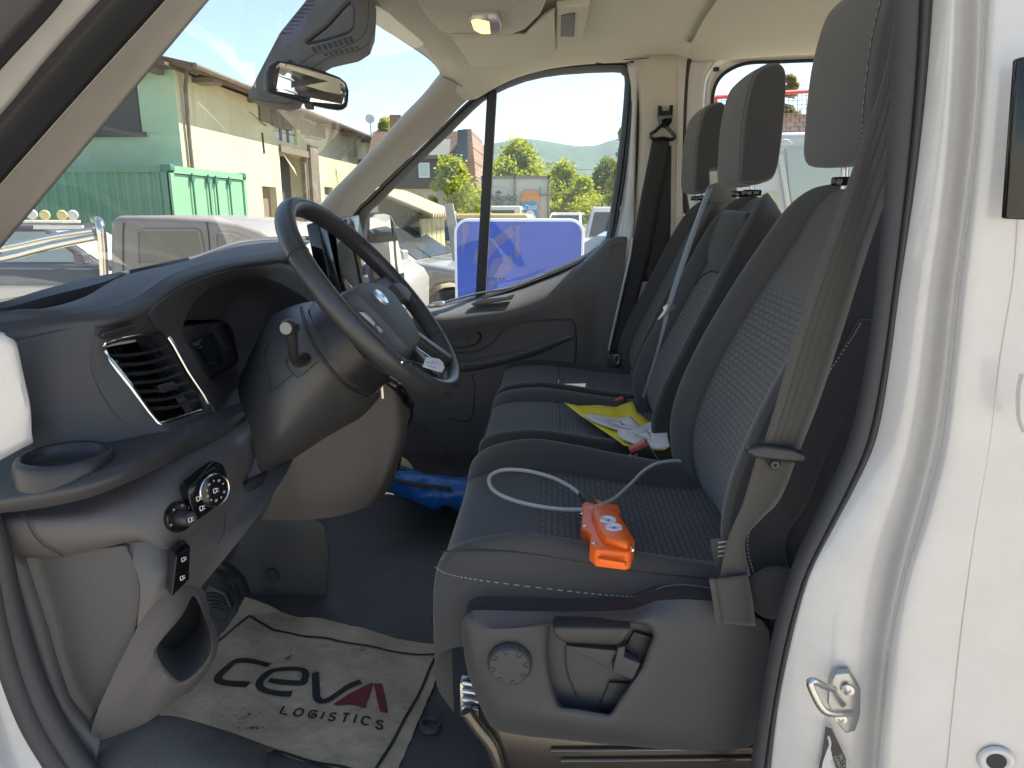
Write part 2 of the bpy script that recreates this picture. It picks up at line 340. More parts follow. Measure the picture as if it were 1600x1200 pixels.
# lower dash
L = MB()
L.grid([PP([(-80, 803, -.90), (20, 798, -.892), (124, 783, -.872), (200, 754, -.848), (270, 721, -.782), (337, 687, -.663), (388, 655, -.51), (398, 668, -.49)]),
        PP([(-80, 818, -.91), (30, 815, -.908), (130, 805, -.898), (205, 780, -.872), (275, 750, -.815), (345, 712, -.70), (393, 678, -.56), (401, 700, -.53)]),
        PP([(-80, 842, -.908), (45, 845, -.908), (140, 833, -.903), (212, 813, -.885), (278, 785, -.838), (345, 750, -.74), (390, 712, -.60), (396, 726, -.57)]),
        PP([(-80, 862, -.89), (70, 868, -.893), (155, 853, -.893), (218, 841, -.885), (268, 852, -.86), (322, 812, -.785), (372, 765, -.67), (379, 758, -.64)]),
        PP([(-80, 866, -.86), (80, 874, -.865), (158, 858, -.865), (222, 846, -.862), (266, 858, -.85), (320, 818, -.775), (372, 772, -.66), (379, 763, -.63)])], 0, 5, 4)
L.grid([PP([(195, 848, -.872), (235, 846, -.868), (268, 852, -.852), (322, 812, -.778), (378, 758, -.655), (420, 735, -.56), (460, 714, -.5)]),
        PP([(208, 880, -.882), (240, 872, -.876), (272, 872, -.86), (312, 845, -.81), (352, 815, -.735), (400, 780, -.65), (441, 750, -.58)]),
        PP([(219, 919, -.888), (245, 905, -.885), (268, 892, -.87), (290, 882, -.84), (320, 862, -.80), (350, 845, -.76), (385, 830, -.72)]),
        PP([(214, 980, -.890), (235, 950, -.888), (262, 925, -.875), (280, 917, -.855), (295, 915, -.835), (307, 918, -.81), (312, 920, -.80)])], 0, 4, 4)
pk = PP([(303, 929, -.815), (318, 960, -.812), (330, 997, -.812), (324, 1027, -.82), (300, 1054, -.838), (281, 1063, -.85), (264, 1052, -.862), (250, 1035, -.868), (245, 1009, -.872), (277, 971, -.855), (292, 947, -.835)])
po = PP([(313, 915, -.795), (328, 958, -.785), (341, 997, -.785), (334, 1033, -.80), (304, 1075, -.82), (281, 1090, -.84), (240, 1122, -.86), (200, 1142, -.872), (150, 1152, -.89), (212, 985, -.89), (262, 918, -.872)])
po[8] = P(140, 1148, -.895)
pin = [p+V(-.05, .07, -.0) for p in pk]
L.grid([po, [a.lerp(b, .82)+V(.003, -.006, 0) for a, b in zip(po, pk)], pk, [p.lerp(q_, .08) for p, q_ in zip(pk, pin)], pin], 0, 3, 2, True)
L.poly(cr(pin, 3, True)[::-1], 1)
lower = L.build('lower_dashboard', [M['grey'], M['black']], van, sharp=50)
kp = MB(); kk = [(37, 866), (100, 862), (197, 852), (212, 885), (219, 919), (217, 955), (209, 993), (196, 1035), (180, 1067), (160, 1098), (139, 1127), (109, 1090), (90, 1035), (75, 982), (55, 920)]
kp.prism(PP(kk, -.878), V(0, .012, 0), 0); kp.build('fuse_panel', M['grey2'], lower, bevel=.002)
ks = MB(); ks.tube(PP([(197, 852), (212, 885), (219, 919), (217, 955), (209, 993), (196, 1035), (180, 1067), (160, 1098), (139, 1127)], -.8795), .0012, 0, 6, 4)
ks.tube(PP([(36, 804, -.912), (60, 845, -.911), (100, 870, -.898)]), .0008, 0, 6, 4)
ks.tube(PP([(352, 803, -.745), (350, 830, -.77), (342, 850, -.78)]), .0006, 0, 6, 4)
ks.build('panel_gap', M['rubberd'], lower)
# light switch cluster
ls = MB(); yy = -.805
pl = PP([(290, 768, -.835), (300, 752, -.825), (336, 724, -.775), (346, 728, -.76), (351, 748, -.757), (348, 770, -.765), (342, 782, -.778), (309, 808, -.825), (300, 806, -.835)])
off = V(.008, -.0055, 0)
ls.prism([p+off*.8 for p in cr(pl, 4, True)], -off*2.5); swp = ls.build('light_switch_panel', M['piano'], lower, bevel=.002)
dirn = V(.88, -.46, .1).normalized(); dc = P(322, 762, -.80)+off*1.2
k1 = MB().lathe(dc, dirn, [(.0, .010), (.0195, .0105), (.0215, .0095)], 0, 40, False).lathe(dc, dirn, [(.0215, .0095), (.0224, .0108), (.0232, .0092)], 1, 40).lathe(dc, dirn, [(.0232, .0092), (.0240, -.006)], 0, 40)
k1.build('light_dial', [M['piano'], M['chrome']], lower)
icm = mat('switch_icons', (.7, .7, .68), .5)
ic = MB(); ua = V(0, 0, 1).cross(dirn).normalized(); ub = dirn.cross(ua)
def icon(mb, c, s, kind=0):
    pts = [[(-1, 0), (1, 0)], [(0, -1), (0, 1)]] if kind == 0 else [[(-1, -.8), (-1, .8), (.2, .8), (.2, -.8), (-1, -.8)], [(.5, .5), (1.2, .5)], [(.5, -.5), (1.2, -.5)]]
    for l in pts: mb.stroke([c+ua*(x*s)+ub*(y*s) for x, y in l], s*.35, lambda p: p, 0, 1, dirn)
for k in range(10):
    an = k*.6+.4; icon(ic, dc+dirn*.0112+ua*(math.cos(an)*.014)+ub*(math.sin(an)*.014), .0016, k % 2)
for (a, b_) in ((303, 775), (308, 790)): icon(ic, P(a, b_, -.836)+off*1.35, .0035, 1)
icon(ic, dc+dirn*.0115, .0035, 1)
ic.build('switch_symbols', icm, lower, smooth=False)
mk = P(279, 808, -.846)
k2 = MB().lathe(mk, dirn, [(.0, .006), (.019, .006), (.0205, .002), (.021, -.012)], 0, 40)
k2.lathe(mk+ua*.001, dirn, [(0, .026), (.0085, .026), (.0095, .024), (.0115, .006)], 1, 24)
k2.build('mirror_switch', [M['piano'], M['black']], lower, sharp=30)
i2 = MB()
for an in (.6, 1.3, 2.1, 3.4): icon(i2, mk+dirn*.0066+ua*(math.cos(an)*.0165)+ub*(math.sin(an)*.0165), .0013, 1)
i2.build('dial_marks', icm, lower, smooth=False); i2 = MB(); icon(i2, mk+dirn*.0268, .0035, 1); i2.build('mirror_symbol', icm, lower, smooth=False)
b3 = MB(); bp_ = PP([(296, 851, -.862), (294, 904, -.868), (267, 931, -.895), (274, 868, -.892)])
b3.prism([p+V(.003, -.003, 0) for p in bp_], V(-.02, .02, 0)); b3.build('button_panel', M['piano'], lower, bevel=.0015)
i3 = MB()
for a, b_ in ((286, 871), (284, 900)): icon(i3, P(a, b_, -.884)+V(.0034, -.0045, 0), .003, 1); i3.build('button_symbol', icm, lower, smooth=False); i3 = MB()

# slot right of the knee panel
sl_ = MB(); sl_.prism([p+V(.004, -.006, 0) for p in PP([(381, 788, -.66), (379, 762, -.65), (388, 750, -.64), (420, 736, -.575), (410, 757, -.6)])], V(-.01, .012, 0)); sl_.build('lower_slot', M['rubberd'], lower, bevel=.002)
# ---- steering column shroud
S = MB()
S.grid([PP([(500, 470, -.44), (482, 484, -.5), (487, 500, -.56), (505, 530, -.585), (530, 570, -.59), (555, 600, -.56), (578, 614, -.5), (600, 600, -.44)]),
        PP([(470, 474, -.42), (458, 487, -.50), (466, 515, -.575), (485, 548, -.60), (510, 583, -.60), (530, 615, -.57), (548, 645, -.5), (590, 625, -.42)]),
        PP([(440, 485, -.40), (428, 500, -.47), (436, 535, -.57), (456, 575, -.61), (482, 620, -.61), (502, 652, -.575), (518, 674, -.5), (560, 655, -.42)]),
        PP([(418, 500, -.38), (409, 522, -.44), (412, 555, -.56), (430, 605, -.615), (455, 655, -.62), (472, 684, -.58), (488, 696, -.5), (540, 660, -.40)]),
        PP([(395, 545, -.36), (392, 570, -.44), (393, 602, -.55), (408, 640, -.61), (430, 684, -.62), (448, 704, -.58), (461, 715, -.51), (520, 670, -.40)]),
        PP([(375, 590, -.36), (372, 608, -.44), (378, 635, -.54), (388, 660, -.59), (398, 700, -.60), (403, 730, -.575), (420, 738, -.52), (480, 700, -.42)])], 0, 4, 5)
sh = S.build('steering_column_shroud', mat('shroud_plastic', (.060, .058, .058), .45, bump=.4, bscale=800), van, sharp=70)
g = MB()
g.tube([p+V(.002, -.004, 0) for p in PP([(470, 480, -.49), (478, 512, -.585), (496, 548, -.612), (522, 583, -.61), (545, 605, -.58), (574, 618, -.505)])], .0028, 0, 8, 5)
g.tube([p+V(.001, -.003, 0) for p in PP([(400, 628, -.615), (430, 607, -.62), (458, 584, -.62), (466, 589, -.62), (497, 564, -.612)])], .0009, 0, 6, 4)
g.tube([p+V(.001, -.003, 0) for p in PP([(458, 584, -.62), (450, 572, -.618), (447, 560, -.61)])], .0009, 0, 6, 3)
g.tube([p+V(.001, -.003, 0) for p in PP([(423, 607, -.612), (413, 580, -.605), (411, 555, -.565), (420, 528, -.54)])], .0012, 0, 6, 4)
g.build('shroud_seam', M['rubberd'], sh)
S2 = MB()   # rotating collar behind the wheel
S2.grid([PP([(540, 440, -.44), (520, 452, -.50), (517, 480, -.555), (535, 515, -.58), (560, 550, -.58), (585, 575, -.555), (610, 585, -.5), (620, 570, -.44)]),
         PP([(505, 462, -.44), (485, 478, -.50), (488, 500, -.565), (505, 535, -.59), (530, 575, -.59), (555, 600, -.565), (582, 616, -.5), (600, 600, -.44)])], 0, 5, 4)
S2.build('column_collar', M['black'], sh, sharp=70)
st = MB(); st.tube(PP([(478, 560, -.60), (466, 566, -.64), (459, 556, -.665), (457, 535, -.68), (453, 516, -.69)]), lambda t: .0105-.003*math.sin(t*3.1), 0, 14, 5)
st.lathe(P(452, 512, -.69), V(-.05, -1, .1), [(0, .012), (.0095, .012), (.0115, .009), (.0125, 0), (.011, -.012), (0, -.014)], 0, 28)
st.lathe(P(452, 512, -.69)+V(-.0005, -.0125, .001), V(-.05, -1, .1), [(0, .001), (.0088, .0008), (.0092, -.002)], 1, 28)
st.build('indicator_stalk', [M['black'], mat('stalk_cap', (.20, .19, .18), .4)], sh)
# ---- centre lower console (gear pod side)
G = MB()
r_ = [PP([(420, 738, -.36), (461, 716, -.32), (540, 652, -.30), (592, 598, -.28), (620, 608, -.27), (642, 628, -.22)]),
      PP([(428, 765, -.36), (480, 745, -.32), (548, 705, -.30), (600, 668, -.28), (625, 680, -.265), (632, 695, -.21)]),
      PP([(420, 790, -.36), (478, 782, -.32), (545, 765, -.30), (590, 745, -.28), (604, 748, -.265), (612, 755, -.20)]),
      PP([(408, 812, -.35), (462, 813, -.315), (520, 808, -.295), (560, 797, -.275), (580, 790, -.25), (596, 778, -.19)])]
G.grid(r_, 0, 5, 5)
G.grid([[p for p in r_[3]], [p+V(-.02, .10, -.0) for p in r_[3]]], 0, 5, 1)
G.grid([[r[5] for r in r_], [r[5]+V(-.09, .22, 0) for r in r_]], 0, 4, 1)
G.grid([[p for p in r_[0]], [p+V(-.06, .12, .0) for p in r_[0]]], 0, 4, 1)
con = G.build('centre_console', mat('console_plastic', (.115, .100, .090), .6, bump=.5, bscale=500), van, sharp=45)
gg = MB(); gg.tube(PP([(600, 590, -.29), (622, 606, -.285), (636, 626, -.25), (641, 632, -.22)]), .010, 0, 10, 5)
gg.tube(PP([(642, 630, -.22), (643, 650, -.215), (634, 672, -.21), (628, 700, -.205), (621, 735, -.2)]), .003, 0, 8, 5)
gg.build('console_edge', M['piano'], con)
# tunnel block with round plug
T = MB(); o_ = PP([(385, 812), (490, 808), (507, 818), (514, 845), (515, 880), (508, 974), (500, 978), (430, 972), (385, 955), (350, 900)], -.22)
T.prism(o_, V(-.25, .38, 0)); T.build('heel_block', M['floor'], van, bevel=.012, segs=4)
T = MB().lathe(P(425, 899, -.224), (0, -1, 0), [(0, .001), (.014, .001), (.0155, .003), (.017, .001), (.017, -.002)], 0, 28); T.build('plug', M['dash'], con)
# pedal
T = MB(); o_ = PP([(312, 935, -.5), (325, 912, -.5), (352, 925, -.5), (364, 950, -.5), (352, 972, -.5), (322, 962, -.5)])
T.prism(o_, V(-.02, .05, -.02)); pe = T.build('brake_pedal', M['rubberd'], van, bevel=.005)
T = MB()
for k in range(5): T.tube([p+V(.002, -.004, 0) for p in PP([(318+k*3, 935+k*5-6, -.5), (333+k*3, 927+k*6, -.5), (350+k*2, 934+k*6, -.5)])], .0025, 0, 6, 4)
T.build('pedal_ribs', M['black'], pe)
T = MB(); T.tube(PP([(300, 900, -.42), (330, 880, -.40), (355, 890, -.38), (372, 905, -.33), (380, 925, -.30)]), .014, 0, 10, 5); T.build('pedal_boot', M['black'], van)
# ---- steering wheel
WA = .698; WR = .1975
WC = V(-.3043, -.5, 1.5354); WU = V(-math.sin(WA), 0, math.cos(WA)); WV = V(0, 1, 0); WN = V(math.cos(WA), 0, math.sin(WA))
def wp(a, b, off=.0):
    d = ray(a, b); t = (WC+WN*off-CAM).dot(WN)/d.dot(WN); return CAM+d*t
rim = MB(); pts = []
for k in range(48):
    a = k/48*2*math.pi; r0 = WR
    pts.append(WC+WU*(math.cos(a)*r0)+WV*(math.sin(a)*r0))
rim.tube(pts, .0172, 0, 18, 1, True, .86)
wheel = rim.build('steering_wheel', M['leather'], van)
rs = MB()
for a in (1.0, 2.25, 4.03, 5.28):
    c = WC+WU*(math.cos(a)*WR)+WV*(math.sin(a)*WR); rd = (c-WC).normalized(); tn = WN.cross(rd)
    rs.tube([c+rd*(math.cos(t/14*6.283)*.0153)+WN*(math.sin(t/14*6.283)*.0176) for t in range(14)], .0007, 0, 5, 1, True)
rs.build('rim_seam', M['rubberd'], wheel)
hb = [(552, 452), (560, 444), (573, 442), (594, 446), (612, 457), (628, 479), (642, 500), (653, 522), (655, 534), (649, 544), (640, 547), (624, 533), (604, 511), (586, 492), (569, 475), (558, 463)]
H = MB(); top = [wp(a, b, .022) for a, b in hb]; cen = sum(top, V(0, 0, 0))/len(top)
rows = [[cen+(p-cen)*1.06-WN*.040 for p in top], [cen+(p-cen)*1.07-WN*.018 for p in top], [cen+(p-cen)*1.0-WN*.002 for p in top], [cen+(p-cen)*.93+WN*.004 for p in top], [cen+(p-cen)*.5+WN*.009 for p in top], [cen+(p-cen)*.02+WN*.010 for p in top]]
H.grid(rows, 0, 3, 3, True); H.build('airbag_cover', mat('airbag_plastic', (.060, .062, .068), .55, bump=1, bscale=420), wheel, sharp=80)
em = MB(); ec = wp(596, 464, .034); eu = wp(585, 457, .034)-wp(607, 471, .034)
ea = WV*.0; e1 = (WV*.8+WU*.0).normalized()
em.lathe(ec, WN, [(0, .002), (.0135, .002), (.015, .0005), (.0155, -.006)], 0, 36)
emo = em.build('oval_emblem', [mat('emblem_silver', (.55, .62, .70), .18, metal=.6)], wheel)
et = MB()
for l in ([(-.009, .002), (-.006, .005), (-.004, .001), (-.005, -.004), (-.002, -.002)], [(-.001, 0), (.001, .003), (.003, 0), (.001, -.003), (-.001, 0)], [(.005, -.003), (.005, .002), (.007, .003)], [(.011, .006), (.010, -.003), (.008, -.001), (.010, .001)]):
    et.stroke([ec+WN*.0026+WV*x+WU*y for x, y in l], .0013, lambda p: p, 0, 3, WN)
et.build('emblem_script', mat('emblem_dark', (.02, .03, .08), .3), wheel, smooth=False)
am = MB(); ac = wp(641, 519, .0335)
for l in ([(-.006, 0), (-.003, .004), (.001, 0), (-.001, -.003)], [(.002, .003), (.005, .003)], [(.003, .003), (.003, -.003)], [(-.006, -.004), (.004, -.005)]):
    am.stroke([ac+WV*x+WU*y for x, y in l], .0009, lambda p: p, 0, 2, WN)
am.build('airbag_mark', M['rubberd'], wheel, smooth=False)
# spokes
sp = MB()
for s in (-1, 1):
    a0 = WC+WV*(s*.06)-WN*.026; a1 = WC+WV*(s*(.172 if s > 0 else .150))+WU*.008-WN*(.012 if s > 0 else .024)
    sp.prism([a0+WU*.036, a1+WU*.022, a1-WU*.026, a0-WU*.045], WN*.016)
for s in (-1, 1):
    a0 = WC+WV*(s*.022)-WU*.07-WN*.014; a1 = WC+WV*(s*.078)-WU*.172-WN*.004
    sd = WV
    sp.prism([a0-sd*.016, a0+sd*.016, a1+sd*.020, a1-sd*.020], WN*.020)
sp.build('spoke', M['black'], wheel, bevel=.006)
ct = MB()
ct.tube([wp(*p, .020) for p in ((628, 566), (640, 565), (662, 571), (683, 586))], .0016, 0, 8, 5)
ct.tube([wp(*p, .020) for p in ((652, 545), (664, 553), (678, 563))], .0014, 0, 8, 5)
ct.build('spoke_trim', M['chrome'], wheel)
bt = MB()
for l in ([(560, 489), (570, 490), (585, 505), (584, 511)], [(585, 510), (592, 512), (598, 520), (593, 522)]):
    bt.prism([wp(*p, .016) for p in l], WN*.003)
bt.build('wheel_buttons', M['satin'], wheel, bevel=.001)
bt = MB()
bt.prism([wp(*p, .004) for p in ((605, 450), (616, 447), (630, 458), (636, 467), (632, 478), (622, 474))], WN*.014); bt.build('wheel_button_pad', M['dash'], wheel, bevel=.003)
tg = thing('paper_tag', 'small white paper tag lying on the lower spoke of the steering wheel', 'tag', tuple(WC))
tgm = MB(); pts = [wp(*p, .024)-WC for p in ((660, 573), (666, 558), (686, 561), (692, 567), (694, 575), (690, 582), (684, 581))]
tgm.prism(pts, WN*.0006); tgo = tgm.build('tag_sheet', mat('tag_paper', (.72, .72, .80), .6), tg, bevel=0)
tgm = MB()
for l in (((666, 566), (675, 567)), ((676, 562), (676, 568)), ((678, 566), (685, 568)), ((668, 571), (682, 575))):
    tgm.stroke([wp(*p, .0252)-WC for p in l], .001, lambda p: p, 0, 1, WN)
tgm.build('tag_writing', mat('ink_grey', (.15, .15, .2), .7), tg, smooth=False)
# ignition keys
ky = MB(); o = P(596, 600, -.44); ky.prism([o+V(-.002, -.002, 0), o+V(.003, -.002, 0), o+V(.004, -.002, -.028), o+V(-.001, -.002, -.028)], V(0, .002, 0))
tag(ky.build('ignition_key', M['steel'], None, bevel=.0005), 'small metal key hanging under the steering column', 'key')
# centre vents + infotainment screen
sc_ = MB(); fr_ = PP([(497, 345, .08), (561, 335, .36), (583, 460, .34), (520, 462, .06)])
sc_.prism(fr_, V(-.035, .01, -.01)); scr = sc_.build('infotainment_screen', M['piano'], dash, bevel=.004)
sg = MB(); sg.prism([p+V(.004, 0, .001) for p in PP([(520, 346, .14), (560, 339, .35), (580, 455, .335), (533, 457, .12)])], V(-.003, 0, 0)); sg.build('screen_glass', mat('screen_glass', (.01, .01, .012), .05, spec=.4), dash, bevel=.001)
cvn = MB(); cvn.prism(PP([(444, 412, -.16), (470, 405, .0), (512, 470, .0), (492, 482, -.16)]), V(-.03, .02, -.01)); cvn.build('centre_vent', M['piano'], dash, bevel=.003)
cvn = MB(); cvn.tube([p+V(.003, -.003, 0) for p in PP([(441, 414, -.17), (452, 424, -.17), (472, 450, -.17), (490, 479, -.17)])], .0022, 0, 8, 4)
for k in range(5): cvn.prism([p+V(.005, -.002, 0) for p in PP([(452+k*8, 418+k*11, -.14), (470+k*8, 412+k*11, -.03), (471+k*8, 415+k*11, -.03), (453+k*8, 421+k*11, -.14)])], V(-.01, 0, 0), 1)
cvn.build('centre_vent_trim', [M['chrome'], M['dash']], dash)
# ================================================================ SEATS
SPINE = [(.50, 1.722), (.475, 1.712), (.445, 1.68), (.41, 1.62), (.355, 1.50), (.295, 1.37), (.255, 1.28), (.235, 1.205), (.245, 1.14), (.275, 1.08)]
HWF = [.30, .52, .74, .86, .93, .98, 1, 1, 1, .96]
COLS = [(-1.0, .055), (-1.02, .02), (-.96, 0), (-.84, .006), (-.66, .026), (-.60, .034), (-.3, .040), (0, .042), (.3, .040), (.60, .034), (.66, .026), (.84, .006), (.96, 0), (1.02, .02), (1.0, .055)]
def backrest(yc, hw, par, spine=SPINE, hwf=HWF, lab=None, dpt=1, vlim=(.34, .80)):
    rows = []
    n = len(spine)
    for i, (x, z) in enumerate(spine):
        a = spine[max(i-1, 0)]; b = spine[min(i+1, n-1)]; t = V(b[0]-a[0], 0, b[1]-a[1]).normalized()
        nr = V(-t.z, 0, t.x) if -t.z > 0 else V(t.z, 0, -t.x)
        if i < 3: nr = nr.lerp(V(.85, 0, -.5), .5).normalized()
        k = hwf[i]*hw; dm = dpt*(min(1, .3+i*.25))
        r = [V(x, yc+u*k, z)+nr*(d*dm) for u, d in COLS]
        r += [V(x, yc+u*k, z)+nr*(.115 if i < 7 else .09)*min(1, .35+i*.3) for u in (.95, .4, -.4, -.95)]
        rows.append(r)
    m = MB()
    nc = len(rows[0])
    def mf(u, v):
        c = u*(nc-1)/1.0
        c = u*nc if u*nc < nc else nc
        k = u*(nc*4-1)/4
        if k >= 12.6 or k < 1.4: return 1
        if 5.0 <= k < 9.0 and vlim[0] < v < vlim[1]: return 2
        return 0
    m.grid(rows, 0, 4, 4, True, mf=mf)
    m.face([0+i for i in range(len(rows[0])*4)], 0)
    return m.build('backrest', [M['fabric'], M['fabric2'], M['insert']], par, sharp=80)
def headrest(yc, par, w=.135, dx=0, dz=0, s=1.0):
    pf = [(.429, 1.742), (.424, 1.79), (.425, 1.88), (.437, 1.95), (.452, 1.972), (.475, 1.981), (.495, 1.978), (.506, 1.95), (.508, 1.85), (.503, 1.765), (.49, 1.742), (.455, 1.735)]
    c0 = V(.466, 0, 1.86)
    st_ = [(-1, .80), (-.985, .90), (-.93, .965), (-.8, 1.0), (-.4, 1.03), (0, 1.04), (.4, 1.03), (.8, 1.0), (.93, .965), (.985, .90), (1, .80)]
    rows = []
    for u, k in st_:
        rows.append([V(c0.x+(x-c0.x)*k*s+dx, yc+u*w, c0.z+(z-c0.z)*k*s+dz) for x, z in pf])
    m = MB(); m.grid(rows, 0, 4, 3, True, False, True)
    h = m.build('headrest', M['fabric'], par, sharp=80)
    t = MB(); rr = rows[3]; t.tube([p+V(0, -.0015, 0) for p in rr], .0011, 0, 5, 4, True)
    t.build('headrest_seam', M['rubberd'], par)
    t = MB(); cp = cr(rr[:6], 14)
    for i in range(0, len(cp)-2, 2): t.tube([cp[i]+V(-.0025, -.0045, 0), cp[i+1]+V(-.0025, -.0045, 0)], .00055, 0, 4, 1)
    t.build('headrest_stitch', M['stitch'], par)
    for sgn in (-1, 1):
        t = MB(); t.tube([V(.470+dx, yc+sgn*.055, 1.715), V(.465+dx, yc+sgn*.055, 1.79+dz)], .0062, 0, 12, 1); t.build('headrest_post', M['steel'], par)
        t = MB(); t.prism([V(.470+dx+math.cos(a)*.022, yc+sgn*.055+math.sin(a)*.016, 1.712+dz*.3) for a in [k/16*6.283 for k in range(16)]], V(0, 0, .014)); t.build('post_guide', M['piano'], par, bevel=.003)
def cushion(yc, hw, par, rz=1.165, bol=.045, near=True, x0=-.17, front=0):
    # profile along x
    xs = [(-.150, -.14, .90), (-.172, -.085, .97), (-.172, -.035, 1), (-.158, -.012, 1), (-.12, -.001, 1), (-.04, .004, 1), (.05, -.004, 1), (.15, -.016, 1), (.26, -.024, 1), (.36, -.02, 1)]
    cs = [(-1.0, -.13), (-1.03, -.07), (-1.03, -.02), (-.97, .008), (-.84, .012), (-.68, 0), (-.62, -.004), (-.3, -.006), (0, -.006), (.3, -.006), (.62, -.004), (.68, 0), (.84, .012), (.97, .008), (1.03, -.02), (1.03, -.07), (1.0, -.13)]
    bk = [0, 0, .1, .3, .7, 1, .9, .7, .5, .4]
    rows = []
    for i, (x, dz, k) in enumerate(xs):
        rows.append([V(x-(x0*0), yc+u*hw*k, rz+dz+(h if h < -.015 else h+(bol*bk[i]*max(0, (abs(u)-.6)/.4) if h > -.01 else 0))) for u, h in cs])
    m = MB(); nc = len(cs)
    def mf(u, v):
        k = u*(nc-1)
        if 5.5 <= k < 10.5 and v > .56: return 2
        return 0
    m.grid(rows, 0, 4, 4, mf=mf)
    return m.build('cushion', [M['fabric'], M['fabric2'], M['insert']], par, sharp=80, solid=0), rows

# driver's seat
base = MB()
base.prism(PP([(752, 1105), (770, 1090), (1180, 1090), (1185, 1260), (800, 1260), (768, 1180)], -.765), V(0, .50, 0))
for z_ in (1172, 1188): base.tube(PP([(860+z_-1172, z_), (1000, z_-1), (1185, z_-3)], -.768), .004, 0, 8, 3)
base.tube(PP([(728, 1110), (745, 1135), (768, 1165), (785, 1215), (790, 1260)], -.775), .010, 0, 12, 5)
drv = base.build('driver_seat', M['basemetal'], van, bevel=.006)
plabel(drv, 'driver seat with belt across it and controller on its cushion')
drs = [(P(a, b, y).x, P(a, b, y).z, y) for a, b, y in ((1302, 287, -.42), (1265, 296, -.36), (1230, 322, -.31), (1195, 368, -.28), (1140, 450, -.265), (1085, 545, -.255), (1052, 625, -.25), (1046, 690, -.25), (1064, 755, -.25), (1098, 830, -.255))]
backrest(-.5, .25, drv, [(a, b) for a, b, y in drs], [(y+.5)/.25 for a, b, y in drs], vlim=(.40, .86))
headrest(-.52, drv, .138, .004, .026, 1.07)
cu, crow = cushion(-.505, .240, drv, 1.165, .038)
# stitched side seam of the driver's cushion
t = MB(); sm = PP([(680, 886, -.752), (700, 897, -.757), (760, 908, -.76), (900, 925, -.76), (985, 932, -.76), (1010, 928, -.76), (1040, 916, -.76), (1075, 914, -.76), (1112, 919, -.76)]); cp = cr(sm, 18)
for i in range(0, len(cp)-2, 2): t.tube([cp[i], cp[i+1]], .0007, 0, 4, 1)
t.build('cushion_stitch', M['stitch'], drv)
t = MB()
t.tube(PP([(690, 862, -.742), (720, 861, -.745), (800, 862, -.745), (880, 873, -.745), (1000, 893, -.745), (1115, 905, -.745)]), .0012, 0, 6, 5)
t.build('cushion_piping', M['rubberd'], drv)
# side shield
sh_o = [(724, 975), (733, 957), (760, 953), (880, 956), (988, 952), (1027, 938), (1112, 939), (1165, 962), (1192, 985), (1196, 1080), (1180, 1150), (1120, 1168), (1054, 1167), (970, 1161), (880, 1152), (784, 1140), (760, 1116), (739, 1068), (728, 1026)]
rg = [(744, 1000), (752, 985), (775, 982), (868, 975), (990, 968), (1022, 963), (1042, 985), (1060, 1005), (1062, 1015), (1040, 1060), (1000, 1110), (975, 1128), (955, 1138), (930, 1138), (880, 1130), (792, 1114), (780, 1095), (762, 1060), (748, 1030)]
pk_ = [(855, 1000), (858, 980), (866, 974), (900, 973), (980, 973), (1010, 978), (1020, 992), (1018, 1000), (1012, 1015), (1002, 1042), (985, 1068), (968, 1092), (955, 1112), (945, 1114), (900, 1106), (880, 1104), (868, 1090), (860, 1060), (855, 1030)]
m = MB()
m.grid([[p+V(0, .06, 0) for p in PP(sh_o, -.79)], PP(sh_o, -.79), [p for p in PP([(a+(800-a)*0, b) for a, b in sh_o], -.797)], PP(rg, -.814), PP([(a*.25+b_[0]*.75, a2*.25+b_[1]*.75) for (a, a2), b_ in zip(rg, pk_)], -.815), PP(pk_, -.806), PP(pk_, -.785)], 0, 2, 2, True)
m.poly(cr(PP(pk_, -.786), 2, True), 0)
shd = m.build('seat_side_shield', M['dash'], drv, sharp=55)
t = MB(); t.tube(PP([(1044, 968, -.8), (1062, 1008, -.812), (1100, 1063, -.80), (1140, 1110, -.797), (1172, 1152, -.795)]), .0012, 0, 6, 5)
t.tube(PP([(883, 1010, -.7875), (886, 1050, -.7875), (902, 1090, -.7875)]), .0012, 0, 6, 5); t.build('shield_seam', M['rubberd'], drv)
kc = P(797, 1031, -.812)
t = MB().lathe(kc, (0, -1, 0), [(.033, -.01), (.0305, .012), (.029, .016), (.027, .0175), (0, .0178)], 0, 48)
for k in range(36):
    a = k/36*6.283; t.box(kc+V(math.cos(a)*.0308, -.004, math.sin(a)*.0308), (.0022, .014, .0022), 0, Matrix.Rotation(-a, 3, 'Y'))
for k in range(8):
    a = k/8*6.283+.2; t.tube([kc+V(math.cos(a+d_)*rr_, -.0182, math.sin(a+d_)*rr_) for d_, rr_ in ((-.13, .0265), (-.1, .022), (0, .0205), (.1, .022), (.13, .0265))], .0007, 0, 5, 3)
t.build('height_knob', M['dash'], drv, sharp=35)
t = MB(); t.prism(PP([(863, 984), (870, 980), (988, 982), (975, 1003), (965, 1010), (885, 1006), (870, 1000)], -.833), V(0, .03, 0)); t.build('recline_lever', M['black'], drv, bevel=.004)
t = MB(); t.prism(PP([(883, 1009), (965, 1017), (950, 1045)], -.806), V(0, .02, 0)); t.prism(PP([(966, 1012), (978, 1010), (975, 1027), (1001, 1037), (988, 1063), (957, 1050)], -.812), V(0, .02, 0))
t.build('lever_arm', M['dash'], drv, bevel=.002)
t = MB(); t.prism(PP([(976, 1010), (990, 985), (1018, 993), (1003, 1034)], -.7885), V(0, -.004, 0)); t.prism(PP([(952, 1064), (985, 1066), (960, 1108), (940, 1114), (936, 1106)], -.7885), V(0, -.004, 0)); t.build('lever_slot', M['rubberd'], drv, bevel=.001)
t = MB(); t.tube(PP([(690, 925, -.70), (683, 955, -.70), (679, 975, -.70), (686, 985, -.70), (705, 993, -.70), (730, 1000, -.70)]), .0055, 0, 12, 4); t.build('slide_bar', M['piano'], drv)
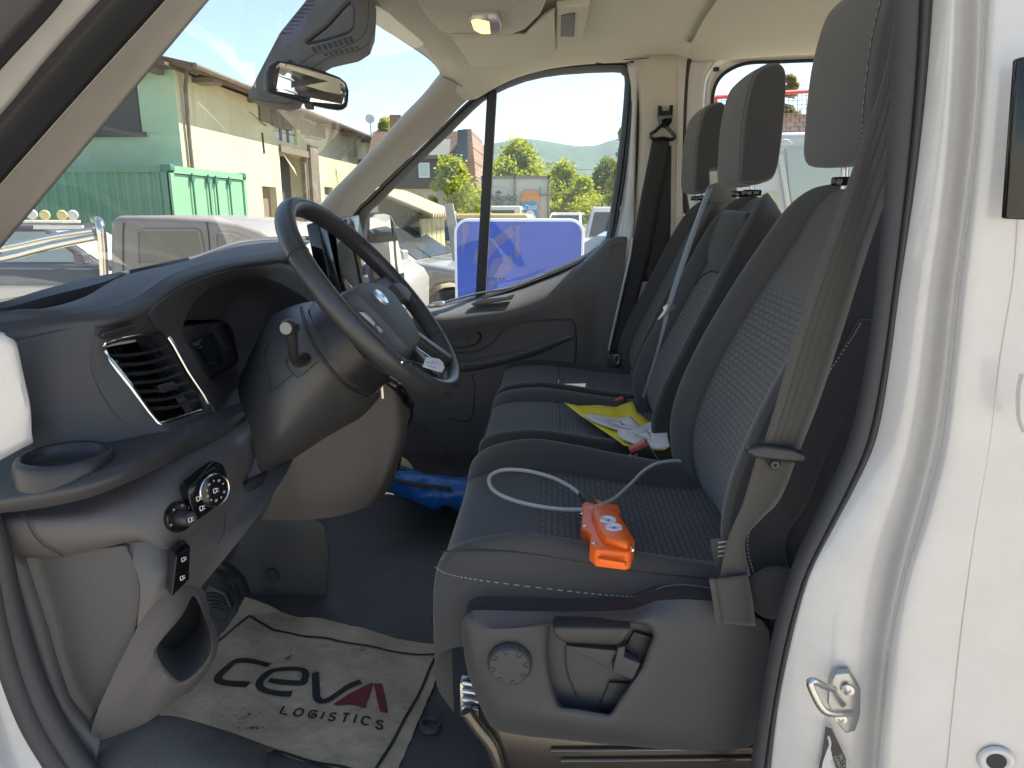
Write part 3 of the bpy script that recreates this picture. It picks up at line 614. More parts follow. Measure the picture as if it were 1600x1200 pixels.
t = MB()
for k in range(4): t.tube(PP([(722, 1066+k*13, -.75), (748, 1070+k*13, -.75)]), .0045, 0, 10, 1)
t.box(P(735, 1088, -.735), (.03, .02, .06)); t.build('seat_rail', M['steel'], drv, bevel=.001)
t = MB(); t.lathe(P(1210, 925, -.785), (0, -1, 0), [(.040, 0), (.038, .008), (.030, .012), (0, .013)], 0, 32)
t.build('recliner_cover', M['fabric2'], drv)
# back stitched seam of driver's backrest side
t = MB(); cp = cr(PP([(1345, 505, -.752), (1330, 530, -.755), (1300, 575, -.757), (1277, 618, -.757)]), 16)
for i in range(0, len(cp)-2, 2): t.tube([cp[i], cp[i+1]], .0008, 0, 4, 1)
t.build('backrest_stitch', M['stitch'], drv); t = MB()
cp = cr(PP([(1172, 820, -.775), (1168, 850, -.775), (1173, 880, -.775), (1182, 905, -.775)]), 10)
for i in range(0, len(cp)-2, 2): t.tube([cp[i], cp[i+1]], .0008, 0, 4, 1)
t.build('backrest_stitch', M['stitch'], drv)
t = MB(); t.prism(PP([(1109, 843), (1138, 838), (1140, 900), (1122, 905)], -.792), V(0, .002, 0)); t.build('care_label', M['belt2'], drv)
t = MB()
for k in range(4): t.stroke(PP([(1122, 848+k*7), (1136, 846+k*7)], -.7935), .0022, lambda p: p, 0, 1, (0, -1, 0))
t.build('care_label_print', M['stitch'], drv, smooth=False)

# passenger bench
bb = MB(); bb.box((.10, .36, .93), (.44, .90, .24)); bench = bb.build('passenger_bench', M['dash'], van, bevel=.03)
backrest(.125, .225, bench, vlim=(.42, .86)); backrest(.60, .225, bench)
headrest(.065, bench, .128, -.018, .004); headrest(.60, bench, .128, -.016, .0)
c2, _ = cushion(.115, .225, bench, 1.150, .012); c3, _ = cushion(.605, .228, bench, 1.150, .012)
def tube_on(name, pts, r=.0014, m_=None, par=bench): t = MB(); t.tube(pts, r, 0, 6, 4); return t.build(name, m_ or M['rubberd'], par)
# fold-down panel on the middle backrest
t = MB(); t.prism([p+V(.0, 0, 0) for p in PP([(1107, 372, .17), (1128, 328, .165), (1165, 332, .02), (1160, 372, .02), (1147, 422, .04), (1137, 424, .05), (1106, 412, .16), (1104, 404, .17)])], V(.03, 0, 0))
t.build('fold_table_pad', M['fabric'], bench, bevel=.008)
tube_on('pull_strap', [p+V(-.02, 0, 0) for p in PP([(1097, 446, .19), (1108, 432, .17), (1122, 424, .13), (1135, 426, .1)])], .0022, M['rubberd'])
for x_, y0, y1 in ((.05, -.09, .32), (.05, .40, .81)):
    tube_on('cushion_seam', [V(-.150+.17, y0+.03, 1.160), V(-.15+.172, (y0+y1)/2, 1.158), V(-.15+.17, y1-.03, 1.160)], .0012)
    tube_on('cushion_seam', [V(-.172, y0, 1.135), V(-.165, (y0+y1)/2, 1.143), V(-.172, y1, 1.135)], .0013)
t = MB(); t.prism(PP([(1106, 262), (1128, 260), (1133, 266), (1134, 320), (1106, 318)], .30), V(.04, .03, 0)); t.build('belt_tower', mat('tower_plastic', (.13, .13, .11), .5, bump=.3, bscale=600), bench, bevel=.006)
t = MB(); t.prism(PP([(1109, 268), (1122, 267), (1124, 284), (1110, 289)], .2985), V(0, .002, 0)); t.build('belt_slot', M['head'], bench, bevel=.001)
# belts
def ribbon(name, L_, R_, m_, par, n=6, th=.0016):
    t = MB(); t.grid([L_, [a.lerp(b, .5)+V(0, -.001, 0) for a, b in zip(L_, R_)], R_], 0, n, 2); return t.build(name, m_, par, solid=th)
dbelt = ribbon('driver_belt', PP([(1404, -10, -.80), (1384, 110, -.80), (1334, 260, -.81), (1292, 380, -.82), (1247, 511, -.825), (1216, 620, -.825), (1192, 700, -.825)]),
       PP([(1466, -10, -.79), (1440, 130, -.79), (1398, 270, -.795), (1356, 390, -.80), (1318, 510, -.805), (1282, 620, -.81), (1250, 702, -.81)]), M['belt'], van)
dbm = MB()
for f_ in (.22, .38, .55, .8):
    Lp = PP([(1384, 110, -.80), (1334, 260, -.81), (1292, 380, -.82), (1247, 511, -.825), (1216, 620, -.825), (1192, 700, -.825)]); Rp = PP([(1430, 160, -.79), (1398, 270, -.795), (1356, 390, -.80), (1318, 510, -.805), (1282, 620, -.81), (1250, 702, -.81)])
    dbm.tube([a.lerp(b, f_)+V(0, -.0022, 0) for a, b in zip(Lp, Rp)], .0007, 0, 6, 4, flat=.3)
dbm.build('belt_rib', M['belt'], dbelt)
ribbon('lap_belt', PP([(1183, 712, -.82), (1172, 750, -.815), (1160, 790, -.81), (1144, 826, -.805), (1134, 855, -.803), (1124, 906, -.805)]),
       PP([(1242, 722, -.81), (1230, 755, -.805), (1214, 786, -.80), (1188, 812, -.80), (1164, 845, -.803), (1172, 900, -.80)]), M['belt'], dbelt)
ribbon('lap_belt_anchor', PP([(1114, 905, -.822), (1118, 940, -.822), (1123, 972, -.822)]), PP([(1168, 898, -.81), (1176, 940, -.81), (1180, 978, -.81)]), M['belt'], dbelt)
t = MB(); t.tube(PP([(1112, 905, -.824), (1118, 940, -.824), (1123, 975, -.824)]), .0035, 0, 8, 3); t.build('belt_edge', M['belt'], dbelt)
t = MB(); t.prism(PP([(1166, 708), (1172, 700), (1195, 697), (1240, 703), (1258, 710), (1264, 718), (1256, 724), (1222, 721), (1180, 716)], -.838), V(0, .016, 0)); t.build('belt_guide', M['black'], dbelt, bevel=.004)
t = MB().lathe(P(1209, 724, -.828), (0, -1, 0), [(.0075, -.004), (.0075, .004), (.0055, .007), (.002, .007), (0, .004)], 0, 20); t.build('belt_stud', M['black'], dbelt)
pbelt = ribbon('passenger_belt', PP([(1020, 214, .80), (1012, 255, .80), (1001, 310, .80), (989, 380, .80), (976, 450, .81), (962, 510, .81), (952, 548, .81)]),
       PP([(1046, 217, .80), (1040, 260, .80), (1030, 310, .80), (1017, 385, .80), (1000, 455, .81), (984, 515, .81), (972, 550, .81)]), M['belt2'], van)
ribbon('belt_return', PP([(1040, 225, .82), (1030, 300, .82), (1016, 372, .82), (1002, 440, .82)]), PP([(1049, 228, .82), (1048, 300, .82), (1047, 372, .82), (1040, 440, .82)]), M['rubberd'], pbelt)
t = MB(); t.tube(PP([(1024, 205, .79), (1036, 196, .79), (1048, 205, .79), (1054, 213, .79), (1050, 218, .79), (1036, 216, .79), (1020, 217, .79), (1017, 210, .79)]), .006, 0, 8, 4, True)
t.prism(PP([(1029, 165), (1034, 165), (1035, 173), (1046, 173), (1047, 164), (1052, 164), (1050, 190), (1044, 198), (1032, 198), (1028, 182)], .80), V(0, .03, 0)); t.build('belt_anchor', M['piano'], pbelt, bevel=.002)
t = MB(); t.prism(PP([(949, 556), (962, 552), (972, 553), (968, 578), (962, 590), (950, 585)], .78), V(0, .03, 0)); t.tube(PP([(961, 555), (968, 557), (965, 568), (960, 566)], .775), .003, 1, 8, 2, True); t.build('belt_tongue', [M['black'], M['steel']], pbelt, bevel=.003)
mbelt = ribbon('middle_belt', PP([(1106, 290, .28), (1088, 340, .22), (1068, 395, .17), (1044, 470, .13), (1026, 545, .11), (1003, 620, .10)]),
       PP([(1114, 291, .26), (1096, 340, .2), (1077, 395, .15), (1052, 470, .11), (1030, 545, .09), (1006, 622, .08)]), mat('belt_sheen', (.20, .23, .26), .3, bump=.3, bscale=900), van)
t = MB(); t.prism(PP([(1036, 480), (1044, 474), (1057, 477), (1055, 484), (1046, 488), (1030, 501), (1027, 499), (1037, 486)], .09), V(0, .004, 0)); t.build('belt_latch', M['satin'], mbelt, bevel=.001)
# buckles
def buckle(a, y_, n_):
    t = MB(); o = PP(a, y_); t.prism(o, V(0, .03, 0)); b = t.build('belt_buckle', M['black'], bench, bevel=.003)
    return b
RB = mat('buckle_red', (.55, .09, .08), .4)
for red, blk in (([(983, 703), (1008, 690), (1013, 697), (986, 710)], [(981, 704), (1009, 689), (1030, 722), (1003, 732)]), ([(973, 722), (996, 708), (998, 714), (978, 726)], [(972, 723), (999, 709), (1015, 735), (990, 742)]), ([(955, 628), (974, 621), (976, 626), (957, 633)], [(955, 629), (976, 622), (985, 640), (968, 648)])):
    y_ = -.232 if red[0][1] > 660 else .30
    t = MB(); t.prism(PP(blk, y_), V(.002, .022, 0)); b = t.build('belt_buckle', M['black'], bench, bevel=.003)
    t = MB(); t.prism(PP(red, y_-.003), V(0, .022, 0)); t.build('buckle_button', RB, bench, bevel=.002)
# ================================================================ BODY, FLOOR, DOORS, ROOF
m = MB(); m.box((-.15, .03, .74), (1.9, 1.78, .12)); fl = m.build('cabin_floor', M['floor'], van, bevel=.01)
m = MB()   # raised entry step cover in front of the paper mat
m.grid([PP([(100, 1260, -.93), (250, 1260, -.93), (440, 1260, -.93)]), PP([(120, 1190, -.90), (260, 1185, -.90), (432, 1216, -.90)]), PP([(140, 1150, -.86), (250, 1142, -.86), (330, 1152, -.85), (395, 1170, -.85)]), [p+V(0, .03, -.03) for p in PP([(140, 1148, -.84), (250, 1130, -.82), (330, 1146, -.82), (400, 1172, -.82)])]] if False else
       [PP([(90, 1280, -.93), (200, 1280, -.93), (330, 1280, -.93), (455, 1280, -.93)]), PP([(100, 1220, -.92), (210, 1215, -.92), (330, 1215, -.92), (437, 1225, -.92)]), PP([(125, 1165, -.88), (240, 1128, -.86), (325, 1146, -.86), (415, 1180, -.86)]), [p+V(0, .02, -.012) for p in PP([(130, 1150, -.86), (240, 1126, -.85), (325, 1143, -.85), (418, 1176, -.85)])]], 0, 6, 4)
m.build('entry_step', M['floor'], van, solid=.004)
m = MB().lathe(PZ(672, 1132, .808), (0, 0, 1), [(.020, -.004), (.019, .004), (.013, .005), (.011, .0), (0, .0)], 0, 28); m.build('floor_fixing', M['dash'], fl)
m = MB().lathe(PZ(800, 0, 2), (0, 0, 1), [(.001, 0), (.002, 0)], 0, 4)
# far end of the cabin floor: bulk of firewall and footwell
m = MB(); m.grid([[V(-1.15, y, 1.5) for y in (-.9, 0, .9)], [V(-1.12, y, 1.1) for y in (-.9, 0, .9)], [V(-1.0, y, .85) for y in (-.9, 0, .9)], [V(-.88, y, .80) for y in (-.9, 0, .9)]], 0, 3, 4)
m.build('firewall', M['floor'], van, solid=.02)
# wheel-arch step on the passenger side (dark curved moulding)
m = MB(); m.tube(PP([(640, 655, .70), (662, 668, .70), (690, 695, .68), (708, 720, .66), (722, 745, .64)]), .004, 0, 6, 5); m.build('door_sill_edge', M['dash'], van)
# ---- passenger door
inner = [(571, 334), (586, 320), (615, 290), (660, 245), (699, 208), (737, 170), (768, 146), (820, 124), (880, 113), (960, 109), (974, 113), (978, 126), (972, 200), (962, 281), (955, 330), (948, 372), (928, 390), (904, 404), (840, 431), (780, 453), (720, 470), (665, 480), (620, 484), (585, 470), (572, 430), (568, 370)]
outer = [(548, 338), (572, 312), (602, 283), (648, 240), (686, 202), (722, 166), (757, 138), (812, 113), (870, 100), (962, 94), (982, 98), (991, 122), (986, 200), (977, 281), (968, 330), (959, 374), (934, 396), (908, 410), (843, 437), (782, 459), (721, 475), (665, 485), (618, 489), (575, 480), (560, 440), (555, 380)]
m = MB(); I = PP(inner, .905); O = PP(outer, .865)
m.grid([[p+V(0, .05, 0) for p in I], I, [a.lerp(b, .45)+V(0, -.012, 0) for a, b in zip(I, O)], [a.lerp(b, .55)+V(0, -.004, 0) for a, b in zip(I, O)], [a.lerp(b, .8)+V(0, -.012, 0) for a, b in zip(I, O)], O], 0, 2, 2, True)
door = m.build('passenger_door', M['rubberd'], van, sharp=70)
m = MB()  # painted door metal between window rubber and door seal
m.grid([PP([(980, 97, .868), (988, 160, .868), (975, 300, .868), (955, 400, .868), (935, 560, .868)]), PP([(1000, 95, .85), (994, 160, .85), (991, 300, .84), (987, 385, .82), (955, 560, .86)])], 0, 5, 2)
m.build('door_metal', M['white'], door, solid=.01)
m = MB(); m.tube(PP([(988, 372, .79), (984, 400, .785), (975, 440, .78), (966, 480, .778), (958, 515, .776), (951, 547, .775)]), .0045, 0, 8, 4); m.build('door_flange', M['white'], door)
m = MB(); m.tube(PP([(930, 96, .862), (970, 92, .862), (990, 97, .862), (996, 115, .862), (995, 180, .862), (993, 260, .862), (989, 330, .862), (984, 375, .862), (978, 430, .862), (966, 500, .862), (952, 552, .862)]), .009, 0, 10, 5); m.build('door_seal', M['rubberd'], door)
m = MB(); m.prism(PP([(761, 145), (776, 139), (758, 470), (742, 474)], .895), V(0, .03, 0)); m.build('window_divider', M['rubber'], door, bevel=.003)
m = MB(); m.poly(cr(PP(inner, .93), 2, True)); m.build('window_pane', M['side'], door, smooth=False)
m = MB()  # dot for the etched glass mark
for k in range(5): m.stroke(PP([(762+k*6, 437), (765+k*6, 434)], .928), .003, lambda p: p, 0, 1, (0, -1, 0))
m.build('glass_mark', M['dash'], door, smooth=False)
# trim panel
tp = MB()
top = [(500, 500, .80), (600, 490, .85), (665, 482, .885), (700, 476, .885), (745, 466, .885), (800, 452, .885), (848, 434, .885), (885, 419, .885), (910, 408, .87), (935, 388, .83), (950, 375, .82), (968, 371, .82), (979, 371, .82)]
r1 = [(500, 510, .72), (600, 505, .73), (665, 497, .745), (700, 498, .745), (745, 492, .75), (800, 483, .76), (848, 466, .77), (885, 446, .79), (912, 420, .81), (935, 408, .80), (950, 398, .80), (968, 394, .80), (978, 392, .80)]
r2 = [(500, 560, .75), (600, 560, .76), (665, 550, .77), (700, 545, .77), (745, 535, .77), (800, 520, .77), (848, 505, .77), (885, 492, .77), (910, 480, .78), (932, 468, .79), (948, 460, .79), (963, 455, .79), (972, 452, .79)]
r3 = [(500, 640, .76), (600, 640, .77), (665, 630, .78), (700, 620, .78), (745, 605, .78), (800, 590, .78), (848, 575, .78), (885, 565, .78), (905, 560, .78), (925, 556, .79), (938, 552, .79), (946, 550, .79), (953, 548, .79)]
r4 = [(500, 760, .80), (600, 760, .80), (665, 740, .80), (700, 735, .80), (745, 730, .80), (800, 720, .80), (848, 700, .80), (885, 700, .80), (900, 700, .80), (920, 700, .80), (925, 700, .80), (930, 700, .80), (935, 700, .80)]
tp.grid([[p+V(0, .09, -.005) for p in PP(top)], PP(top), PP(r1), PP(r2), PP(r3), PP(r4)], 0, 3, 4)
trim = tp.build('door_trim', mat('door_trim_plastic', (.105, .101, .098), .55, bump=.5, bscale=700), door, sharp=60)
m = MB()   # lit ledge with pocket
m.prism(PP([(790, 464, .79), (805, 459, .79), (800, 468, .775), (742, 479, .77), (735, 475, .775), (748, 468, .80)]), V(0, .02, 0)); m.build('ledge_pocket', M['black'], door, bevel=.002)
m = MB(); m.prism(PP([(668, 477), (676, 473), (692, 471), (696, 475), (690, 480), (672, 481)], .73), V(0, .02, 0)); m.build('lock_button', M['steel'], door, bevel=.002)
m = MB(); m.tube(PP([(696, 472, .745), (745, 459, .76), (800, 449, .78), (850, 430, .80)]), .004, 0, 8, 4); m.build('waist_rail', M['satin'], door)
# handle
m = MB(); o_ = [(690, 519), (700, 515), (730, 514), (745, 518), (751, 526), (744, 538), (725, 543), (705, 543), (692, 536)]
a = PP(o_, .756); b_ = PP([(p[0]*.82+720*.18, p[1]*.82+529*.18) for p in o_], .785)
m.grid([[p+V(0, .02, 0) for p in PP([(p[0]*1.08-720*.08, p[1]*1.08-529*.08) for p in o_], .756)], a, [x.lerp(y, .5) for x, y in zip(a, b_)], b_], 0, 3, 2, True); m.poly(cr(b_, 3, True))
m.build('handle_recess', M['black'], door)
m = MB(); m.prism(PP([(704, 520), (735, 518), (739, 523), (731, 533), (726, 526), (708, 526)], .762), V(0, .008, 0)); m.build('door_handle', M['dash'], door, bevel=.002)
# raised armrest contour
m = MB()
m.tube(PP([(700, 552, .766), (740, 550, .766), (765, 538, .766), (785, 516, .766), (800, 505, .766), (840, 501, .768), (885, 499, .77), (896, 504, .772), (900, 530, .775), (898, 580, .778)]), .0045, 0, 8, 5, flat=.6)
m.build('armrest_edge', M['dash'], door)
m = MB(); m.grid([PP([(700, 566, .772), (760, 558, .77), (830, 542, .77), (896, 520, .772)]), PP([(700, 572, .752), (760, 566, .745), (830, 548, .75), (896, 524, .765)]), PP([(700, 584, .765), (760, 574, .76), (830, 556, .765), (896, 529, .772)]), PP([(700, 586, .785), (760, 576, .785), (830, 558, .785), (896, 531, .785)])], 0, 5, 4)
m.build('armrest', trim.data.materials[0], door)
m = MB(); m.tube(PP([(742, 600, .778), (738, 650, .785), (722, 658, .785), (700, 652, .785)]), .0025, 0, 6, 5); m.tube(PP([(738, 585, .775), (741, 600, .778)]), .002, 0, 6, 2)
m.tube(PP([(955, 388, .80), (961, 382, .80), (971, 384, .80), (970, 404, .80), (962, 410, .80), (957, 405, .80), (955, 388, .80)]), .0008, 0, 5, 3)
m.build('trim_line', M['dash'], door)
# ---- passenger B pillar trim, rear door
m = MB()
m.grid([PP([(990, 86, .86), (1000, 180, .86), (994, 300, .86), (985, 400, .86), (950, 560, .86)]), PP([(1010, 86, .83), (1012, 180, .83), (1008, 300, .83), (1003, 400, .83), (975, 560, .83)]), PP([(1055, 86, .83), (1055, 180, .83), (1054, 300, .83), (1054, 372, .83), (1050, 400, .83)]), PP([(1075, 86, .86), (1068, 180, .86), (1066, 300, .86), (1068, 372, .86), (1068, 400, .86)])], 0, 5, 4)
bp2 = m.build('middle_pillar_trim', M['trim'], van, solid=.01)
m = MB(); m.prism(PP([(985, 374), (1062, 374), (1075, 560), (1075, 900), (930, 900), (950, 560), (975, 450)], .826), V(0, .03, 0)); m.build('lower_pillar_trim', M['grey2'], bp2, bevel=.006)
m = MB(); m.tube(PP([(1060, 93, .825), (1060, 200, .825), (1058, 300, .825), (1057, 372, .825)]), .0035, 0, 8, 2); m.build('pillar_highlight', M['white'], bp2)  # white bead painting the thin highlight down the pillar trim
so_ = [(1400, 44), (1290, 48), (1200, 52), (1124, 56), (1100, 64), (1085, 80), (1074, 100), (1069, 150), (1066, 262), (1071, 319), (1085, 380), (1110, 500)]
m = MB(); m.tube(PP([(a, b, .86) for a, b in so_]), .011, 0, 10, 5); rd = m.build('sliding_door', M['rubberd'], van)
gi = [(1400, 92), (1270, 95), (1220, 97), (1169, 99), (1139, 110), (1121, 127), (1113, 155), (1112, 215), (1113, 300), (1125, 400), (1150, 600), (1400, 600)]
go = [(1400, 47), (1285, 51), (1200, 55), (1126, 60), (1103, 68), (1089, 82), (1078, 102), (1072, 150), (1069, 262), (1074, 319), (1088, 420), (1090, 600)]
m = MB(); gI = PP(gi, .93); gO = PP(go, .87)
m.grid([gI[:11], [a.lerp(b, .25)+V(0, -.005, 0) for a, b in zip(gI[:11], gO)], [a.lerp(b, .45)+V(0, -.03, 0) for a, b in zip(gI[:11], gO)], [a.lerp(b, .75)+V(0, -.012, 0) for a, b in zip(gI[:11], gO)], gO[:11]], 0, 4, 3); m.build('door_metal', M['white'], rd, sharp=80)
m = MB(); m.tube([p+V(0, -.004, 0) for p in gI[:11]], .006, 0, 8, 5); m.build('window_rubber', M['rubberd'], rd)
m = MB(); m.poly(PP(gi, .94)); m.build('window_pane', M['side'], rd, smooth=False)
m = MB(); m.prism(PP([(1115, 105), (1124, 104), (1124, 111), (1115, 111)], .87), V(0, .01, 0)); m.build('door_clip', M['rubberd'], rd, bevel=.001)
# ---- A pillar passenger side
m = MB()
pa = [(704, 98), (683, 122), (660, 150), (625, 186), (590, 225), (550, 268), (522, 296), (497, 325), (480, 342)]
pb = [(752, 140), (722, 164), (688, 200), (650, 236), (606, 278), (573, 309), (560, 324), (550, 338), (540, 352)]
m.grid([[p+V(0, .02, 0) for p in PP(pa, .79)], PP(pa, .77), [a.lerp(b, .45)+V(0, -.022, 0) for a, b in zip(PP(pa, .77), PP(pb, .855))], PP(pb, .855)], 0, 3, 4)
m.build('windscreen_pillar_trim', M['trim2'], van, sharp=80)
m = MB(); m.tube([p+V(0, .005, 0) for p in PP(pa, .785)], .0028, 0, 6, 3); m.tube(PP([(500, -100, .02), (560, 8, .2), (587, 32, .28), (632, 62, .49), (670, 88, .68), (688, 108, .76), (690, 122, .785), (683, 134, .785)]), .007, 0, 8, 4); wr = m.build('windscreen_rubber', M['rubberd'], van)
# windscreen pane (slightly bowed)
tl_, tr_ = V(-.50, -.80, 2.14), P(690, 112, .80)
W = MB(); rows = []
for k in range(5):
    t = k/4; row = []
    for j in range(7):
        u = -1+j/3; y = u*(.83+.06*(1-t))
        row.append(V(-.335-.09*(1-u*u)-(1-t)*.76-(1-t)*.10*(1-u*u), y, 2.16-(1-t)*.70+.008*math.sin(t*3.14)))
    rows.append(row)
W.grid(rows, 0, 3, 3); ws = W.build('windscreen', M['wind'], van)
# ---- driver's A pillar: trim, seal, painted body, door frame edge
def band(name, lo, hi, y0, y1, m_, par=van, bulge=.012, ys=None, solid=.012):
    # lo/hi: pixel lines from top to bottom
    a = PP([(p[0], p[1], y0) for p in lo]); b = PP([(p[0], p[1], y1) for p in hi])
    t = MB(); t.grid([a, [x.lerp(y, .25)+V(-bulge*.3, -bulge, bulge*.2) for x, y in zip(a, b)], [x.lerp(y, .75)+V(-bulge*.3, -bulge, bulge*.2) for x, y in zip(a, b)], b], 0, 4, 4)
    return t.build(name, m_, par, sharp=80, solid=solid)
ap = band('driver_pillar_trim', [(420, -120), (317, 0), (160, 188), (0, 379), (-90, 487)], [(350, -120), (248, 0), (125, 136), (0, 277), (-90, 378)], -.66, -.80, M['trim'])
rb = band('driver_door_seal', [(352, -120), (250, 0), (127, 136), (2, 277), (-88, 378)], [(315, -120), (200, 0), (98, 113), (0, 222), (-90, 320)], -.81, -.83, M['rubberd'], bulge=.022)
band('seal_lip', [(318, -120), (203, 0), (100, 113), (0, 224), (-90, 322)], [(255, -120), (143, 0), (72, 78), (0, 165), (-90, 262)], -.83, -.86, M['rubber'], par=rb, bulge=.016)
bd = band('driver_pillar_body', [(258, -120), (146, 0), (74, 80), (0, 170), (-90, 265)], [(180, -120), (86, 0), (44, 48), (0, 96), (-90, 200)], -.862, -.90, M['white'], bulge=.02)
fe = band('driver_door_frame', [(182, -120), (90, 0), (46, 50), (0, 100), (-90, 204)], [(160, -120), (66, 0), (34, 34), (0, 72), (-90, 170)], -.93, -.94, M['rubberd'], bulge=.006)
band('door_frame_metal', [(165, -120), (70, 0), (36, 36), (0, 76), (-90, 174)], [(-40, -120), (-60, -80), (-80, -60), (-100, -20), (-160, 60)], -.945, -.97, M['rubber'], par=fe, bulge=.01)
# white hinge pillar left of the dashboard
m = MB(); m.grid([PP([(-80, 505, -.90), (-30, 515, -.895), (6, 522, -.89), (22, 537, -.882)]), PP([(-80, 580, -.90), (-30, 585, -.895), (22, 590, -.888), (33, 592, -.882)]), PP([(-80, 640, -.90), (-30, 645, -.895), (32, 640, -.888), (43, 642, -.882)]), PP([(-80, 745, -.90), (-30, 735, -.895), (30, 702, -.888), (52, 690, -.882)])], 0, 4, 4)
m.build('hinge_pillar', M['white'], bd, solid=.01)
# lower front sill: seal and painted edge
m = MB(); c1 = PP([(-40, 760, -.925), (-8, 850, -.925), (10, 930, -.925), (32, 1010, -.925), (62, 1090, -.925), (100, 1160, -.925), (150, 1230, -.925)])
c2_ = PP([(-52, 790, -.94), (-22, 890, -.94), (-4, 975, -.94), (18, 1055, -.94), (48, 1130, -.94), (90, 1200, -.94), (130, 1260, -.94)])
m.tube(c1, .0155, 0, 14, 5); m.tube(c2_, .0135, 0, 14, 5); m.build('sill_seal', M['rubber'], van, sharp=80)
m = MB(); m.grid([[p+V(0, .004, 0) for p in c2_], PP([(-70, 830, -.96), (-50, 930, -.96), (-30, 1020, -.96), (-8, 1100, -.96), (18, 1165, -.96), (55, 1225, -.96), (90, 1280, -.96)]), PP([(-120, 900, -.99), (-100, 1000, -.99), (-60, 1090, -.99), (-30, 1160, -.99), (-5, 1215, -.99), (20, 1260, -.99), (50, 1300, -.99)])], 0, 4, 4); m.build('sill_panel', M['white'], van, solid=.01)
m = MB(); m.grid([PP([(2, 862, -.905), (36, 960, -.905), (66, 1050, -.905), (98, 1120, -.905), (128, 1165, -.905), (150, 1190, -.905)]), PP([(38, 864, -.888), (74, 980, -.888), (90, 1038, -.888), (110, 1092, -.888), (139, 1130, -.888), (158, 1150, -.888)])], 0, 5, 2); m.build('kick_trim', M['grey'], lower, solid=.006)
# ---- driver's B pillar: seal, jamb, outer skin
ysr = [-120, 0, 150, 300, 450, 580, 680, 750, 830, 900, 1000, 1100, 1200, 1300]
e0 = [1402, 1398, 1393, 1382, 1368, 1350, 1328, 1300, 1262, 1232, 1205, 1188, 1172, 1162]   # inboard edge of seal
e1 = [1464, 1458, 1446, 1428, 1405, 1388, 1370, 1340, 1297, 1262, 1235, 1215, 1204, 1196]   # outboard edge
m = MB()
A0 = [P(a, y, -.855) for a, y in zip(e0, ysr)]; A1 = [P(a, y, -.875) for a, y in zip(e1, ysr)]
m.grid([[p+V(.02, .04, 0) for p in A0], A0, [a.lerp(b, .18)+V(-.004, -.014, 0) for a, b in zip(A0, A1)], [a.lerp(b, .42)+V(0, -.018, 0) for a, b in zip(A0, A1)], [a.lerp(b, .52)+V(0, -.010, 0) for a, b in zip(A0, A1)], [a.lerp(b, .66)+V(0, -.016, 0) for a, b in zip(A0, A1)], [a.lerp(b, .92)+V(0, -.008, 0) for a, b in zip(A0, A1)], A1], 0, 3, 4)
m.build('driver_door_seal_rear', M['rubber'], van, sharp=80).name = 'door_opening_seal'
dd = [-120, 0, 150, 300, 450, 580, 680, 750, 830, 900, 1000, 1100, 1200, 1300]
cA = [1462, 1456, 1444, 1426, 1403, 1386, 1368, 1338, 1295, 1260, 1233, 1213, 1202, 1194]
cB = [1488, 1484, 1476, 1462, 1440, 1424, 1408, 1388, 1356, 1332, 1306, 1290, 1282, 1276]
cC = [1502, 1500, 1496, 1484, 1462, 1448, 1432, 1416, 1392, 1374, 1356, 1345, 1338, 1332]
cD = [1535, 1533, 1528, 1512, 1492, 1478, 1464, 1448, 1426, 1408, 1388, 1376, 1368, 1362]
cE = [1556, 1552, 1542, 1528, 1508, 1494, 1482, 1468, 1446, 1424, 1404, 1392, 1382, 1376]
cF = [1640, 1636, 1622, 1600, 1578, 1558, 1546, 1536, 1524, 1514, 1502, 1492, 1480, 1470]
cG = [1700, 1696, 1690, 1680, 1668, 1656, 1646, 1638, 1628, 1618, 1606, 1594, 1582, 1572]
cH = [1960]*14
yA, yB, yC, yD, yE, yF, yG, yH = -.880, -.912, -.914, -.908, -.952, -.962, -.972, -1.0
m = MB(); rows = [[P(a, y, Y) for a, y in zip(c_, dd)] for c_, Y in ((cA, yA), (cB, yB), (cC, yC), (cD, yD), (cE, yE), (cF, yF), (cG, yG), (cH, yH))]
m.grid([[p+V(.01, .03, 0) for p in rows[0]]]+rows, 0, 3, 6)
bp = m.build('door_pillar', M['white'], van, sharp=80)
m = MB(); m.tube([p+V(0, -.0006, 0) for p in PP([(1592, 300, -.962), (1583, 430, -.962), (1562, 560, -.962), (1545, 700, -.9615), (1523, 830, -.9615), (1500, 1000, -.962), (1478, 1210, -.962)])], .0004, 0, 5, 5); m.build('body_seam', M['trim2'], bp)
m = MB(); m.prism(PP([(1592, 90), (1640, 80), (1640, 345), (1573, 342)], -1.0), V(0, .01, 0)); m.build('rear_door_glass', M['piano'], bp, bevel=.002)
m = MB()
m.lathe(P(1556, 1188, -.972), (-.2, -1, 0), [(.019, 0), (.018, .004), (.013, .005), (.0105, .002)], 0, 28); m.lathe(P(1556, 1188, -.972), (-.2, -1, 0), [(.0105, .0022), (0, .0022)], 1, 28)
m.build('guide_hole', [M['white'], M['rubberd']], bp, sharp=80)
m = MB(); m.tube(PP([(1602, 585, -1.0), (1597, 610, -1.0), (1597, 650, -1.0), (1604, 672, -1.0)]), .005, 0, 8, 4); m.build('rear_door_handle', M['white'], bp)
